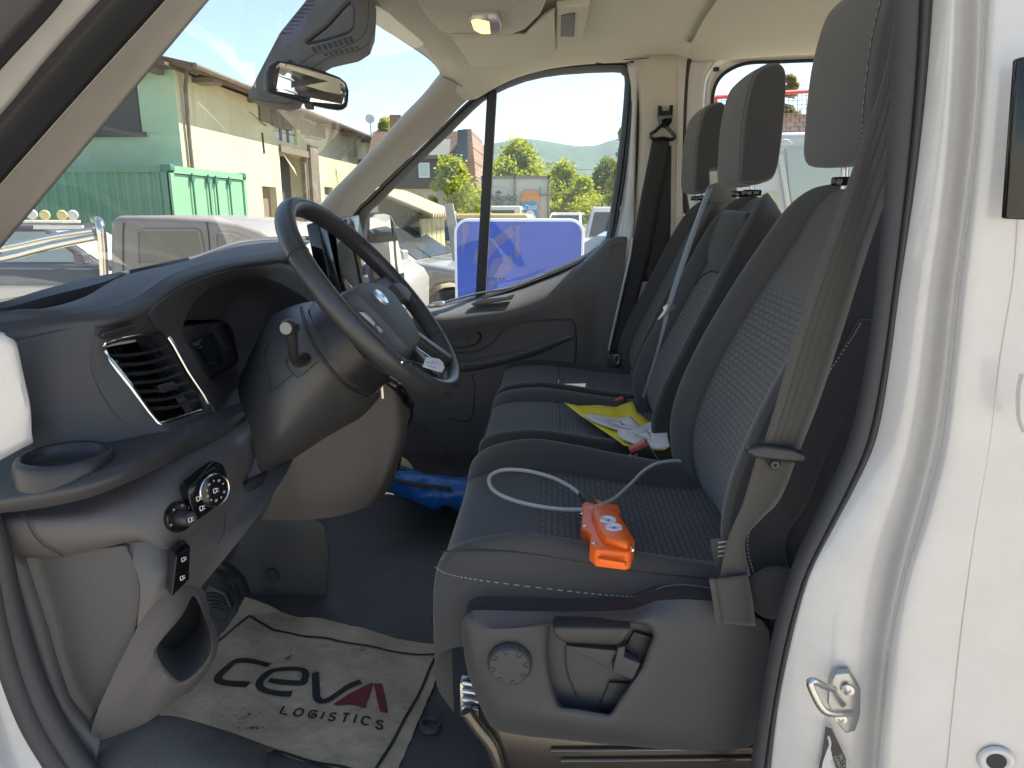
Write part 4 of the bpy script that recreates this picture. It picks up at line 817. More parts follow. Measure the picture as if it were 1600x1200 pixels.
# striker
k_ = MB(); k_.prism(PP([(1306, 1053, -.93), (1328, 1052, -.93), (1345, 1078, -.92), (1344, 1120, -.92), (1336, 1143, -.92), (1322, 1147, -.93), (1308, 1130, -.93), (1293, 1100, -.93), (1296, 1070, -.93)]), V(.003, .012, 0))
stk = k_.build('door_striker', M['satin'], bp, bevel=.002)
k_ = MB(); k_.tube(PP([(1302, 1076, -.935), (1288, 1072, -.965), (1272, 1064, -.985), (1266, 1070, -.987), (1282, 1104, -.987), (1296, 1114, -.982), (1318, 1114, -.96), (1330, 1114, -.935)]), .0042, 0, 12, 3); k_.build('striker_loop', M['steel'], stk if False else bp)
k_ = MB()
for a, b in ((1325, 1077), (1314, 1122)): k_.lathe(P(a, b, -.932), (-.3, -1, 0), [(.0075, 0), (.007, .0025), (.003, .003), (.002, .0015), (0, .0015)], 0, 20)
k_.build('striker_screw', M['steel'], bp)
# sticker with airbag picture and writing
k_ = MB(); k_.prism(PP([(1291, 1137), (1300, 1140), (1322, 1185), (1322, 1225), (1275, 1225), (1285, 1180)], -.928), V(0, .002, 0)); stc = k_.build('warning_sticker', mat('sticker_black', (.03, .03, .03), .4), bp)
k_ = MB(); k_.prism(PP([(1296, 1162), (1300, 1180), (1308, 1210), (1280, 1225), (1286, 1190)], -.9286), V(0, .0004, 0)); k_.tube(PP([(1294, 1150), (1297, 1160), (1296, 1168)], -.9288), .0016, 0, 6, 2); k_.build('sticker_picture', mat('sticker_grey', (.5, .5, .5), .5), bp, smooth=False)
def text(name, s, o, ax, ay, size, m_, par, sp_=1.0, shear=0, align='CENTER'):
    c = bpy.data.curves.new(name, 'FONT'); c.body = s; c.size = 1; c.align_x = align; c.align_y = 'CENTER'; c.space_character = sp_; c.shear = shear; c.extrude = .0
    t = bpy.data.objects.new(name+'_tmp', c); COL.objects.link(t); dg = bpy.context.evaluated_depsgraph_get(); me = bpy.data.meshes.new_from_object(t.evaluated_get(dg)); bpy.data.objects.remove(t)
    ax = Vector(ax).normalized(); ay = Vector(ay).normalized()
    for v in me.vertices: q_ = Vector(o)+ax*(v.co.x*size)+ay*(v.co.y*size); v.co = q_
    me.materials.clear(); me.materials.append(m_); me.name = name
    ob = bpy.data.objects.new(name, me); COL.objects.link(ob); ob.parent = par; return ob
text('sticker_writing', 'SICHER\nBELT SI\nAIRBAG\nINFO', P(1313, 1190, -.9288), (.45, 0, -.9), (.9, 0, .45), .0062, M['stitch'], bp)
m = MB(); m.prism(PP([(1262, 640), (1345, 500), (1440, 500), (1440, 1050), (1175, 1050), (1200, 860)], -.742), V(0, .012, 0)); m.build('pillar_lower_trim', M['fabric2'], van, bevel=.003)
# ---- headliner
L_ = PP([(742, 148, .865), (776, 130, .865), (810, 115, .865), (860, 102, .865), (920, 95, .865), (960, 93, .865), (1000, 91, .865), (1040, 90, .865)])
Fh = [V(-.36, -.86, 2.05), V(-.385, -.78, 2.10), V(-.43, -.5, 2.15), V(-.475, -.2, 2.165), V(-.48, .05, 2.165), V(-.47, .28, 2.16), P(632, 60, .49), P(670, 86, .68), P(689, 111, .77), P(718, 150, .83), P(742, 150, .865)]
rows = [Fh]
def hrow(x, ze, zc): return [V(x, -.865, ze), V(x, -.80, ze+.035), V(x, -.55, zc-.02), V(x, -.25, zc), V(x, 0, zc+.004), V(x, .25, zc), V(x, .49, zc-.01), V(x, .66, zc-.03), V(x, .77, ze+.035), V(x, .83, ze+.012), V(x, .865, ze)]
for p in L_[1:]: rows.append(hrow(p.x, p.z, 2.235))
rows.append(hrow(.45, L_[-1].z-.0, 2.23))
rows.append(hrow(.46, L_[-1].z-.004, 2.20)); rows.append(hrow(1.0, L_[-1].z+.02, 2.20)); rows.append(hrow(2.2, L_[-1].z+.02, 2.2))
m = MB(); m.grid(rows, 0, 3, 3); hl = m.build('headliner', M['head'], van, solid=.012, off=1)
# rear part drops down over the sliding door (ridge at the pillar)
m = MB(); m.grid([PP([(1036, 0, .60), (1040, 30, .70), (1046, 62, .80), (1048, 89, .84)]), PP([(1052, 0, .60), (1056, 30, .70), (1058, 60, .80), (1055, 88, .85)]), PP([(1110, 0, .60), (1105, 20, .72), (1085, 60, .84), (1072, 88, .875)]), PP([(1300, 0, .60), (1280, 20, .74), (1270, 42, .86), (1255, 46, .88)]), PP([(1480, 0, .60), (1450, 20, .74), (1440, 40, .86), (1430, 43, .88)])], 0, 5, 4)
m.build('rear_roof_trim', M['head'], hl, solid=.006)
# roof skin above
m = MB(); m.grid([[V(p.x+.01, p.y, p.z+.025) for p in Fh]]+[[V(x, p.y, 2.33-.12*(abs(p.y)/.87)**3-dz_) for p in Fh] for x, dz_ in ((-.25, .03), (0, 0), (.5, 0), (1.5, 0), (2.6, 0))], 0, 3, 3); m.build('roof_panel', M['white'], van, solid=.01)
m = MB(); m.grid([[V(x, .93, 2.21-(.06 if x < -.2 else 0)), V(x, .90, L_[4].z+.02)] for x in (-.34, 0, .5, 1.5, 2.6)], 0, 3, 3)
m.grid([[V(x, -.93, 2.21-(.06 if x < -.2 else 0)), V(x, -.90, L_[4].z+.02)] for x in (-.34, 0, .5, 1.5, 2.6)], 0, 3, 3); m.build('roof_side', M['white'], van, solid=.01)
# rear cabin shell so light behaves
m = MB(); m.prism([V(2.6, -.93, .75), V(2.6, .93, .75), V(2.6, .93, 2.24), V(2.6, -.93, 2.24)], V(.03, 0, 0)); m.prism([V(.50, -.95, .75), V(2.6, -.95, .75), V(2.6, -.95, 1.55), V(.50, -.95, 1.55)], V(0, .03, 0))
m.prism([V(.6, .92, .75), V(2.6, .92, .75), V(2.6, .92, 1.35), V(.6, .92, 1.35)], V(0, .03, 0)); m.build('rear_cabin_wall', M['grey2'], van, smooth=False)
m = MB(); m.prism([V(-1.25, -.95, .3), V(2.6, -.95, .3), V(2.6, -.93, .72), V(-1.25, -.93, .72)], V(0, .02, 0)); m.prism([V(-1.25, .90, .3), V(2.6, .90, .3), V(2.6, .93, 1.30), V(-1.25, .93, 1.30)], V(0, .02, 0)); m.build('body_side', M['white'], van, smooth=False)
m = MB(); m.grid([[V(-1.22, y, 1.30) for y in (-.95, 0, .95)], [V(-1.6, y, 1.12) for y in (-.93, 0, .93)], [V(-2.05, y, .9) for y in (-.80, 0, .80)], [V(-2.2, y, .5) for y in (-.8, 0, .8)]], 0, 5, 4); m.build('bonnet', M['white'], van, solid=.01)
for x in (-1.35, 2.2):
    m = MB().lathe(V(x, -.98 if False else .80, .36), (0, 1, 0), [(0, .05), (.2, .05), (.22, .08), (.35, .1), (.36, 0), (.35, -.1)], 0, 32); m.build('wheel', M['rubberd'], van)
    m = MB().lathe(V(x, -.80, .36), (0, -1, 0), [(0, .05), (.2, .05), (.22, .08), (.35, .1), (.36, 0), (.35, -.1)], 0, 32); m.build('wheel', M['rubberd'], van)
# ---- overhead pod with lamp, visor, grab handle
m = MB(); o_ = [(636, -40, .40), (650, 8, .43), (672, 35, .46), (700, 52, .49), (760, 56, .49), (808, 56, .49), (824, 48, .48), (832, 20, .44), (842, -10, .40), (850, -40, .36)]
m.prism([PZ(a, b, 2.165) for a, b in [(630, -60), (648, 0), (664, 26), (688, 51), (706, 56), (760, 57), (800, 56), (824, 46), (846, 24), (858, -5), (870, -60)]], V(0, 0, .08)); pod = m.build('roof_console', M['head'], hl, bevel=.012, segs=4)
m = MB(); o_ = [(640, -60, .30), (652, -20, .33), (690, 15, .37), (760, 20, .38), (800, 14, .37), (820, -10, .34), (830, -50, .3)]
m.prism([PZ(a, b, 2.152) for a, b in [(640, -70), (652, -8), (662, 12), (676, 20), (700, 22), (795, 17), (812, 8), (822, -12), (826, -70)]], V(0, 0, .03)); m.build('console_pocket', M['head'], hl, bevel=.01, segs=4)
lc = [(733, 30), (738, 24), (755, 22), (775, 22), (781, 30), (784, 42), (780, 51), (768, 56), (752, 55), (741, 49), (735, 40)]
lt = emis('dome_lamp_lit', (1.0, .50, .12), 1.0)
m = MB(); m.prism([PZ(a, b, 2.150) for a, b in lc], V(0, 0, .02), 0); m.build('dome_lamp_housing', mat('lamp_plastic', (.45, .40, .33), .25, coat=.5), hl, bevel=.003)
m = MB(); m.prism([PZ(a, b, 2.1485) for a, b in [(736, 33), (746, 31), (764, 35), (766, 53), (752, 53), (741, 47)]], V(0, 0, .003), 0)
m.build('dome_lamp', lt, hl, bevel=.001)
m = MB()
for k in range(4):
    m.stroke([PZ(a, b, 2.1475) for a, b in [(767+k*3.6, 36), (769.5+k*3.4, 44), (769+k*3.2, 51)]], .0022, lambda p: p, 0, 2)
m.build('lamp_slots', M['dash'], hl, smooth=False)
m = MB(); o_ = [(704, 56, .46), (722, 82, .60), (736, 103, .72), (742, 105, .73), (752, 103, .725), (785, 102, .72), (830, 93, .66), (862, 87, .62), (867, 82, .60), (867, 50, .44), (867, 15, .30), (850, 25, .33), (820, 56, .46)]
vn = (P(742, 105, .74)-P(705, 57, .46)).cross(P(866, 84, .66)-P(705, 57, .46)).normalized(); v0_ = P(705, 57, .46)
def pl3(a, b, o=0): d = ray(a, b); return CAM+d*((v0_-CAM).dot(vn)/d.dot(vn))+vn*o*(1 if vn.z < 0 else -1)
m.prism([pl3(p[0], p[1], .004) for p in o_], vn*.014*(-1 if vn.z < 0 else 1)); m.build('sun_visor', M['head'], van, bevel=.006)
m = MB(); m.prism([pl3(a, b, -.002) for a, b in [(869, 80), (898, 76), (908, 68), (916, 40), (922, 10), (870, 14)]], vn*.02*(-1 if vn.z < 0 else 1)); gh = m.build('visor_bracket', M['head'], van, bevel=.005)
m = MB(); m.prism([pl3(a, b, .001) for a, b in [(876, 57), (897, 57), (899, 20), (877, 24)]], vn*.002*(-1 if vn.z < 0 else 1)); m.build('bracket_recess', M['grey'], gh, bevel=.001)
# line between headliner and pillar trim
m = MB(); m.tube([p+V(0, -.002, -.002) for p in PP([(691, 118, .765), (715, 130, .79), (743, 148, .85)])], .001, 0, 5, 3); m.tube([p+V(0, -.003, 0) for p in PP([(960, 94, .86), (1000, 92, .83), (1040, 88, .83), (1049, 89, .83)])], .0015, 0, 5, 3); m.build('headliner_gap', M['dash'], hl)
# ---- camera cover on the windscreen and the mirror
o_ = [(500, -70), (478, 0), (437, 51), (418, 87), (400, 122), (387, 149), (389, 153), (410, 158), (446, 163), (462, 158), (476, 130), (491, 104), (515, 90), (559, 80), (578, 68), (586, 45), (588, 15), (582, -10), (570, -70)]
m = MB(); m.prism(PP(o_, .055), V(-.03, .12, 0)); cov = m.build('sensor_cover', mat('cover_plastic', (.085, .08, .075), .45, bump=.3, bscale=800), van, bevel=.014, segs=4)
m = MB(); m.tube(PP([(478, 66, -.056), (510, 40, -.056), (542, 5, -.056), (550, 6, -.056), (553, 25, -.056), (550, 44, -.056), (537, 53, -.056), (500, 64, -.056)]), .006, 0, 8, 4, True, .5)
m.build('cover_recess', M['black'], cov)
m = MB(); m.tube(PP([(469, 100, -.054), (490, 86, -.054), (530, 76, -.054), (560, 62, -.054), (573, 45, -.054), (576, 10, -.054), (574, -20, -.054)]), .0008, 0, 5, 4); m.build('cover_seam', M['rubberd'], cov)
m = MB()
for k in range(8):
    a = 486+k*8.2; b = 74-k*2.3
    m.prism(PP([(a, b), (a+5, b-1.5), (a+9.5, b+7), (a+4.5, b+8.5)], -.055), V(0, .004, 0))
for k in range(7):
    a = 505+k*8.2; b = 84-k*1.9
    m.prism(PP([(a, b), (a+5, b-1), (a+8, b+3), (a+3, b+4)], -.052), V(0, .004, 0))
m.build('cover_grille', M['rubberd'], cov, smooth=False)
m = MB(); dots = []
for k in range(13):   # dotted black band printed on the glass
    for j in range(9):
        a = 455+k*1.2-j*5.2+(26 if True else 0); b = 2+j*6.2
        if a < 480-j*4.9+14 and a > 440-j*1.5-12:
            p = P(a, b, .02); m.box(p, (.0022, .0022, .0022))
m.build('dotted_band', M['rubberd'], cov, smooth=False)
ml = [(417, 138), (418, 115), (423, 100), (434, 94), (455, 97), (489, 105), (510, 112), (531, 120), (542, 129), (546, 142), (545, 158), (543, 167), (536, 172), (515, 169), (476, 160), (435, 148), (422, 144)]
def my(a): return -.075+(a-417)/129*.15
mo = PP([(a, b, my(a)) for a, b in ml]); mn = (mo[9]-mo[0]).cross(V(0, 0, 1)).normalized()
if mn.y > 0: mn = -mn
m = MB(); m.prism(mo, -mn*.022); mir = m.build('rear_view_mirror', M['black'], van, bevel=.004)
mg = [(426, 130), (427, 115), (432, 103), (438, 98), (455, 101), (489, 110), (510, 117), (530, 124), (538, 131), (540, 141), (539, 158), (534, 163), (515, 163), (485, 159), (450, 149), (431, 142)]
m = MB(); m.prism([p+mn*.0015 for p in PP([(a, b, my(a)) for a, b in mg])], -mn*.001); m.build('mirror_glass', M['mirror'], mir, smooth=False)
m = MB(); m.prism(PP([(475, 158), (488, 160), (489, 171), (478, 170), (475, 166)], .0), V(0, .012, 0)); m.build('mirror_tab', M['black'], mir, bevel=.002)
m = MB(); m.tube(PP([(470, 125, .05), (462, 110, .06), (450, 100, .06)]), .012, 0, 10, 3); m.build('mirror_stalk', M['black'], mir)
# ---- exterior mirror on the passenger side
o_ = [(566, 345), (575, 333), (598, 331), (612, 335), (620, 350), (626, 380), (634, 425), (636, 460), (630, 475), (600, 478), (575, 470), (566, 440)]
m = MB(); m.prism(PP(o_, 1.18), V(-.10, .09, 0)); em_ = m.build('door_mirror', M['black'], van, bevel=.015, segs=4)
m = MB(); a = PP([(578, 340), (584, 335), (600, 334), (610, 337), (616, 350), (622, 378), (629, 410), (631, 426), (622, 428), (600, 420), (582, 415), (577, 400)], 1.175)
m.prism(a, V(0, .003, 0)); m.build('door_mirror_glass', M['mirror'], em_, smooth=False)
m = MB(); m.tube(PP([(575, 470, 1.1), (570, 478, 1.0), (565, 482, .95)]), .03, 0, 10, 3); m.build('mirror_arm', M['black'], em_)
# ================================================================ LOOSE THINGS IN THE CABIN
FZ = .803
# paper mat
c00, c10, c11, c01 = PZ(385, 944, FZ), PZ(702, 1016, FZ), PZ(612, 1226, FZ), PZ(238, 1126, FZ)
def wav(p): return .004+.0025*math.sin(p.x*31+p.y*11)+.002*math.sin(p.x*13-p.y*37+1)+.0012*math.sin(p.x*70+p.y*40)
def bil(u, v): return (c00*(1-u)+c10*u)*(1-v)+(c01*(1-u)+c11*u)*v
m = MB(); N = 46; rnd = random.Random(4)
ed = [rnd.uniform(-.006, .006) for _ in range(200)]
for j in range(N+1):
    for i in range(N+1):
        u = i/N; v = j/N
        p = bil(u, v); e = 0
        if j == 0: p = p+V(0, 1, 0)*(.003*math.sin(i*.45)+ed[i]*.2)
        if i == N: p = p+V(1, 0, 0)*(ed[60+j]*.15)
        if i == 0: p = p+V(1, 0, 0)*(ed[120+j]*.3)
        p.z = FZ+wav(p)+(.012*max(0, 1-(u+v)*6) if u+v < .17 else 0); m.v.append(p)
for j in range(N):
    for i in range(N): a = j*(N+1)+i; m.face((a, a+1, a+N+2, a+N+1))
pm = mat('kraft_paper', (.50, .40, .28), .8, bump=.7, bscale=26, var=.34, vscale=9, vcol=(.35, .28, .19))
mp_ = m.build('mat_sheet', pm, None); mo_ = thing('paper_floor_mat', 'brown crumpled paper floor mat printed with CEVA LOGISTICS on the driver floor', 'floor mat'); mp_.parent = mo_
def onmat(p): q_ = p.copy(); q_.z = FZ+wav(p)+.0016; return q_
def pz(l): return [PZ(a, b, FZ) for a, b in l]
inkb = mat('ink_black', (.022, .021, .021), .7, var=.3, vscale=40); inkr = mat('ink_red', (.20, .025, .03), .7, var=.3, vscale=40)
bo = MB(); fn = onmat
bo.stroke(pz([(302, 1033), (348, 999), (390, 965)]), .006, fn, 0, 14)
bo.stroke(pz([(390, 965), (410, 978), (430, 990), (460, 994), (500, 999), (530, 1005), (580, 1014), (620, 1021), (655, 1028), (684, 1027)]), .006, fn, 0, 8)
bo.stroke(pz([(684, 1027), (672, 1048), (648, 1100), (620, 1150), (590, 1205), (583, 1222)]), .006, fn, 0, 10)
bo.stroke(pz([(400, 1175), (450, 1180), (500, 1195), (540, 1203), (583, 1222)]), .006, fn, 0, 10)
bo.stroke(pz([(240, 1118), (250, 1126)]), .006, fn, 0, 4)
bo.build('border_print', inkb, mo_, smooth=False)
lt_ = MB()
LW = .0155
lt_.stroke(pz([(421, 1043), (405, 1040), (380, 1036), (366, 1037), (355, 1045), (345, 1055), (341, 1063), (345, 1069), (362, 1073), (389, 1077)]), LW, fn, 0, 6)      # C
lt_.stroke(pz([(421, 1068), (470, 1071), (476, 1064), (478, 1057), (472, 1050), (450, 1049), (430, 1051), (418, 1058), (408, 1070), (406, 1078), (414, 1084), (435, 1086), (456, 1086)]), LW*.9, fn, 0, 6)  # E
lt_.stroke(pz([(493, 1054), (494, 1075), (495, 1090), (500, 1096), (510, 1096), (525, 1089), (545, 1078), (564, 1069)]), LW*.9, fn, 0, 6)  # V
lt_.build('logo_letters', inkb, mo_, smooth=False)
lt_ = MB()
def fillp(l, n=5):
    # quad strip subdivided: l = left list, right list (same length)
    a, b = l; a = cr(pz(a), n); b = cr(pz(b), n); k0 = len(lt_.v)
    for x, y in zip(a, b): lt_.v += [fn(x), fn(x.lerp(y, .5)), fn(y)]
    for k in range(len(a)-1):
        q0_ = k0+3*k; lt_.face((q0_, q0_+1, q0_+4, q0_+3)); lt_.face((q0_+1, q0_+2, q0_+5, q0_+4))
fillp(([(520, 1103), (548, 1088), (570, 1075), (580, 1070)], [(528, 1106), (550, 1108), (565, 1112), (572, 1112)]), 5)
fillp(([(580, 1070), (582, 1070), (584, 1071)], [(572, 1112), (571, 1113), (571, 1113)]), 3)
fillp(([(584, 1071), (588, 1090), (594, 1117)], [(597, 1071), (602, 1090), (607, 1119)]), 5)
lt_.build('logo_red_arrow', inkr, mo_, smooth=False)
G_ = {'L': [[(0, 1), (0, 0), (.6, 0)]], 'O': [[(.35, 1), (.1, .85), (0, .5), (.1, .15), (.35, 0), (.6, .15), (.7, .5), (.6, .85), (.35, 1)]],
      'G': [[(.62, .85), (.35, 1), (.08, .85), (0, .5), (.08, .15), (.35, 0), (.62, .12), (.62, .45), (.38, .45)]], 'I': [[(0, 0), (0, 1)]],
      'S': [[(.5, .87), (.28, 1), (.05, .85), (.08, .62), (.45, .42), (.5, .15), (.25, 0), (0, .13)]], 'T': [[(0, 1), (.6, 1)], [(.3, 1), (.3, 0)]],
      'C': [[(.62, .85), (.35, 1), (.08, .85), (0, .5), (.08, .15), (.35, 0), (.62, .15)]]}
lt_ = MB(); o0, o1 = PZ(438, 1116, FZ), PZ(596, 1145, FZ); ax = o1-o0; Lx = ax.length; ax.normalize(); ay = (PZ(446, 1104, FZ)-PZ(440, 1116, FZ)); hh = ay.length; ay.normalize()
xx = 0; wds = {'L': .55, 'O': .7, 'G': .62, 'I': .02, 'S': .5, 'T': .6, 'C': .62}; tot = sum(wds[c] for c in 'LOGISTICS')+8*.55; sc_l = Lx/tot
for c in 'LOGISTICS':
    for s in G_[c]:
        straight = c in 'LTI'
        lt_.stroke([o0+ax*((xx+px_)*sc_l)+ay*(py_*hh) for px_, py_ in s], .0042, fn, 0, 1 if straight and len(s) == 2 else (1 if straight else 4))
        if straight and len(s) == 3: pass
    xx += wds[c]+.55
lt_.build('logo_small_letters', inkb, mo_, smooth=False)
lt_ = MB()   # scuffs and tears
rnd = random.Random(8)
for cx_, cy_, n_, sx, sy in ((385, 1125, 26, 18, 16), (390, 1145, 22, 22, 3), (487, 1121, 16, 5, 4), (450, 1032, 7, 5, 2), (560, 1020, 12, 16, 5), (480, 1060, 20, 20, 14)):
    for _ in range(n_):
        a = cx_+rnd.gauss(0, sx*.5); b = cy_+rnd.gauss(0, sy*.5)+(0 if n_ != 26 else -(a-cx_)*.7)
        lt_.stroke(pz([(a, b), (a+rnd.uniform(1, 4), b-rnd.uniform(-1, 2))]), rnd.uniform(.0008, .0022), fn, 0, 1)
lt_.stroke(pz([(444, 1032), (450, 1029), (456, 1026)]), .003, fn, 0, 2)
lt_.build('mat_scuffs', inkb, mo_, smooth=False)
# pendant controller on the driver's cushion: own plane
po_ = thing('pendant_controller', 'bright orange push button hoist controller lying on the driver cushion', 'remote control')
SZ = 1.180; OG = mat('orange_plastic', (.95, .15, .012), .38, bump=.15, bscale=200)
def cz(a, b, z): return PZ(a, b, z+(b-800)*.00042)
def pq(l, z): return [cz(a, b, z) for a, b in l]
m = MB(); o_ = [(909, 803), (918, 796), (935, 796), (948, 802), (965, 805), (970, 815), (968, 822), (978, 838), (985, 852), (991, 862), (985, 882), (978, 884), (930, 878), (921, 870), (922, 852), (916, 848), (907, 843), (909, 818)]
def hz(z): return z
base_o = pq([(a, b+2) for a, b in o_], SZ-.012)
m.prism([p-V(0, 0, .006) for p in base_o], V(0, 0, .028)); pb_ = m.build('controller_body', OG, po_, bevel=.004)
m = MB(); mt = [(927, 803), (955, 803), (964, 812), (982, 848), (984, 858), (980, 866), (944, 856), (936, 845), (924, 815)]
m.prism(pq([(a, b) for a, b in mt], SZ+.012), V(0, 0, .018)); m.build('controller_top', OG, po_, bevel=.007)
m = MB()
for a, b in ((950, 815), (959, 827)):
    m.lathe(cz(a, b+3, SZ+.031), (0, 0, 1), [(.0125, -.008), (.0125, .006), (.0115, .008), (.0095, .008), (.009, .005), (0, .005)], 0, 32)
m.build('push_button', mat('button_white', (.75, .72, .78), .35), po_, sharp=40)
m = MB()
for a, b in ((950, 815), (959, 827)):
    c_ = cz(a, b+3, SZ+.031)+V(0, 0, .0056)
    m.stroke([c_+V(-.004, 0, 0), c_+V(.004, 0, 0)], .0015, lambda p: p, 0, 1); m.stroke([c_+V(0, -.004, 0), c_+V(.001, .004, 0)], .0015, lambda p: p, 0, 1)
m.build('button_arrow', M['dash'], po_, smooth=False)
m = MB(); m.prism(pq([(931, 800), (952, 802), (957, 808), (933, 804)], SZ+.0304), V(0, 0, .0006)); m.build('maker_plate', M['satin'], po_, smooth=False)
m = MB()
for a, b in ((915, 824), (929, 851), (988, 858), (910, 804)): m.lathe(cz(a, b, SZ+.018), (0, 0, 1), [(.0035, -.002), (.0035, .0015), (.001, .0018), (0, .001)], 0, 12)
m.build('housing_screw', M['chrome'], po_)
m = MB(); m.prism(pq([(934, 874), (980, 883), (976, 886), (934, 879)], SZ-.004), V(0, 0, .006)); m.build('controller_foot', OG, po_, bevel=.001)
cb = MB()
cab = [(925, 795, SZ+.004), (922, 786, SZ+.006), (908, 774, SZ+.004), (890, 760, SZ+.002), (862, 746, SZ+.006), (825, 736, SZ+.012), (790, 734, SZ+.012), (769, 741, SZ+.006), (764, 752, SZ+.003), (772, 767, SZ+.001), (800, 781, SZ-.002), (840, 791, SZ-.004), (880, 796, SZ-.003), (915, 796, SZ+.012), (935, 791, SZ+.014), (960, 779, SZ+.003), (985, 757, SZ-.005), (1005, 737, SZ-.004), (1025, 725, SZ+.002), (1052, 720, SZ+.002), (1075, 722, SZ-.004)]
cb.tube([PZ(*c) for c in cab[2:]], .0037, 0, 10, 6); cb.build('cable', mat('cable_white', (.50, .49, .46), .5), po_)
cb = MB(); cb.tube([PZ(930, 796, SZ+.002), PZ(918, 783, SZ+.006), PZ(909, 772, SZ+.004)], lambda t: .0115-.0045*t, 0, 14, 4); cb.build('cable_sleeve', M['rubber'], po_)
# papers on the middle seat
def sheet(name, lab, cat, pts, z, m_, dz=None, lines=()):
    o = thing(name, lab, cat, tuple(PZ(pts[0][0], pts[0][1], z)))
    m = MB(); n = len(pts); c = (sum(p[0] for p in pts)/n, sum(p[1] for p in pts)/n)
    L0 = Vector(o.location)
    def hz_(a, b): return z+.003*math.sin(a*.12+b*.05)+.003
    ring = cr([V(p[0], p[1], 0) for p in pts], 3, True) if False else [V(p[0], p[1], 0) for p in pts]
    rings = []
    for k in (1, .75, .5, .25): rings.append([V(c[0]+(p.x-c[0])*k, c[1]+(p.y-c[1])*k, 0) for p in ring])
    dens = []
    for r in rings:
        q_ = []
        for i in range(n):
            for t in range(4): q_.append(r[i].lerp(r[(i+1) % n], t/4))
        dens.append([PZ(p.x, p.y, hz_(p.x, p.y))-L0 for p in q_])
    m.grid(dens, 0, 1, 1, True); m.poly(dens[-1])
    m.build(name+'_leaf', m_, o, solid=.0006)
    if lines:
        m = MB()
        for (a, b, c_, d, w_) in lines: m.stroke([PZ(a, b, hz_(a, b)+.0015)-L0, PZ((a+c_)/2, (b+d)/2, hz_((a+c_)/2, (b+d)/2)+.0015)-L0, PZ(c_, d, hz_(c_, d)+.0015)-L0], w_, lambda p: p, 0, 2)
        m.build(name+'_print', mat(name+'_ink', (.06, .06, .07) if name != 'yellow_form' else (.30, .28, .02), .8), o, smooth=False)
    return o
ZP = 1.155
rn = random.Random(2)
ln = [(900+k*9, 634+k*.2, 908+k*9, 634.5+k*.2, .0008) for k in range(9)]+[(975+(k % 3)*6, 633+k*2.6, 990+(k % 2)*6, 631+k*2.6, .0008) for k in range(9)]+[(955, 640+k*3, 966, 640.5+k*3, .0008) for k in range(3)]
sheet('yellow_form', 'yellow printed form lying open on the middle seat, under white sheets', 'paper', [(881, 629), (905, 634), (935, 633), (962, 636), (988, 627), (996, 645), (1008, 653), (1022, 664), (1047, 697), (1038, 703), (1020, 704), (994, 700), (975, 696), (960, 685), (935, 668), (908, 650)], ZP+.006, mat('yellow_paper', (.86, .76, .03), .7), lines=ln)
sheet('delivery_note', 'white folded note with a row of black print, lying on the yellow form', 'paper', [(912, 649), (920, 647), (965, 653), (986, 651), (996, 661), (1000, 665), (1020, 668), (985, 680), (965, 672), (940, 664), (925, 658)], ZP+.013, mat('white_paper', (.72, .73, .78), .7), lines=[(953+k*2.9, 664.2+k*.55, 954.8+k*2.9, 664.7+k*.55, .0030) for k in range(18)]+[(925, 652, 960, 657, .0007), (928, 655, 950, 660, .0007)])
sheet('receipt_page', 'creased white page with lines of text, nearest the seat buckles', 'paper', [(966, 669), (985, 672), (1003, 666), (1012, 661), (1026, 658), (1042, 667), (1043, 684), (1046, 696), (1036, 701), (1018, 701), (995, 695), (972, 686), (964, 680)], ZP+.018, mat('white_paper2', (.74, .75, .80), .7), lines=[(1016, 668, 1028, 667, .0008), (1015, 677, 1040, 673, .0009), (1010, 681, 1040, 677, .0008), (978, 679, 1012, 683, .0008), (985, 683, 1030, 687, .0007), (1000, 688, 1030, 690, .0007), (975, 683, 985, 685, .0007)])
# blue bag in the passenger footwell
bg_ = thing('blue_bag', 'blue tarpaulin bag with a black zip band on the passenger footwell floor', 'bag')
_r = random.Random(5)
def jit(r): return [p+V(_r.uniform(-.008, .008), _r.uniform(-.012, .012), _r.uniform(-.007, .007)) for p in cr(r, 3)]
m = MB(); m.grid([jit(r_) for r_ in [PP([(596, 770, .18), (640, 783, .17), (700, 796, .16), (760, 800, .16)]), PP([(606, 755, .15), (640, 768, .14), (700, 778, .13), (760, 785, .13)]), PP([(612, 742, .17), (650, 750, .165), (700, 757, .16), (760, 760, .16)]), PP([(619, 730, .22), (650, 739, .22), (704, 745, .22), (760, 748, .22)]), PP([(622, 735, .42), (650, 740, .42), (704, 748, .42), (760, 752, .42)])]], 0, 3, 4)
m.build('bag_cloth', mat('blue_tarpaulin', (.012, .12, .42), .35, bump=1, bscale=22, detail=2), bg_, solid=.004)
m = MB(); m.grid([[p+V(0, -.004, 0) for p in PP([(610, 742, .165), (640, 751, .155), (700, 760, .15), (750, 765, .15)])], [p+V(0, -.004, 0) for p in PP([(607, 751, .15), (640, 758, .14), (700, 768, .14), (750, 772, .14)])]], 0, 6, 2); m.build('bag_band', M['rubberd'], bg_, solid=.002)
m = MB(); m.grid([PP([(616, 728, .26), (645, 735, .26), (670, 744, .26), (705, 744, .26)]), PP([(620, 722, .40), (645, 730, .40), (670, 738, .40), (705, 740, .40)])], 0, 6, 2); m.build('bag_flap', M['black'], bg_, solid=.002)
m = MB(); m.prism(PP([(628, 714), (636, 719), (643, 727), (646, 734), (626, 727)], .30), V(0, .002, 0)); tag(m.build('yellow_booklet', mat('pale_yellow', (.75, .72, .35), .7)), 'pale yellow booklet corner sticking up behind the blue bag', 'booklet')
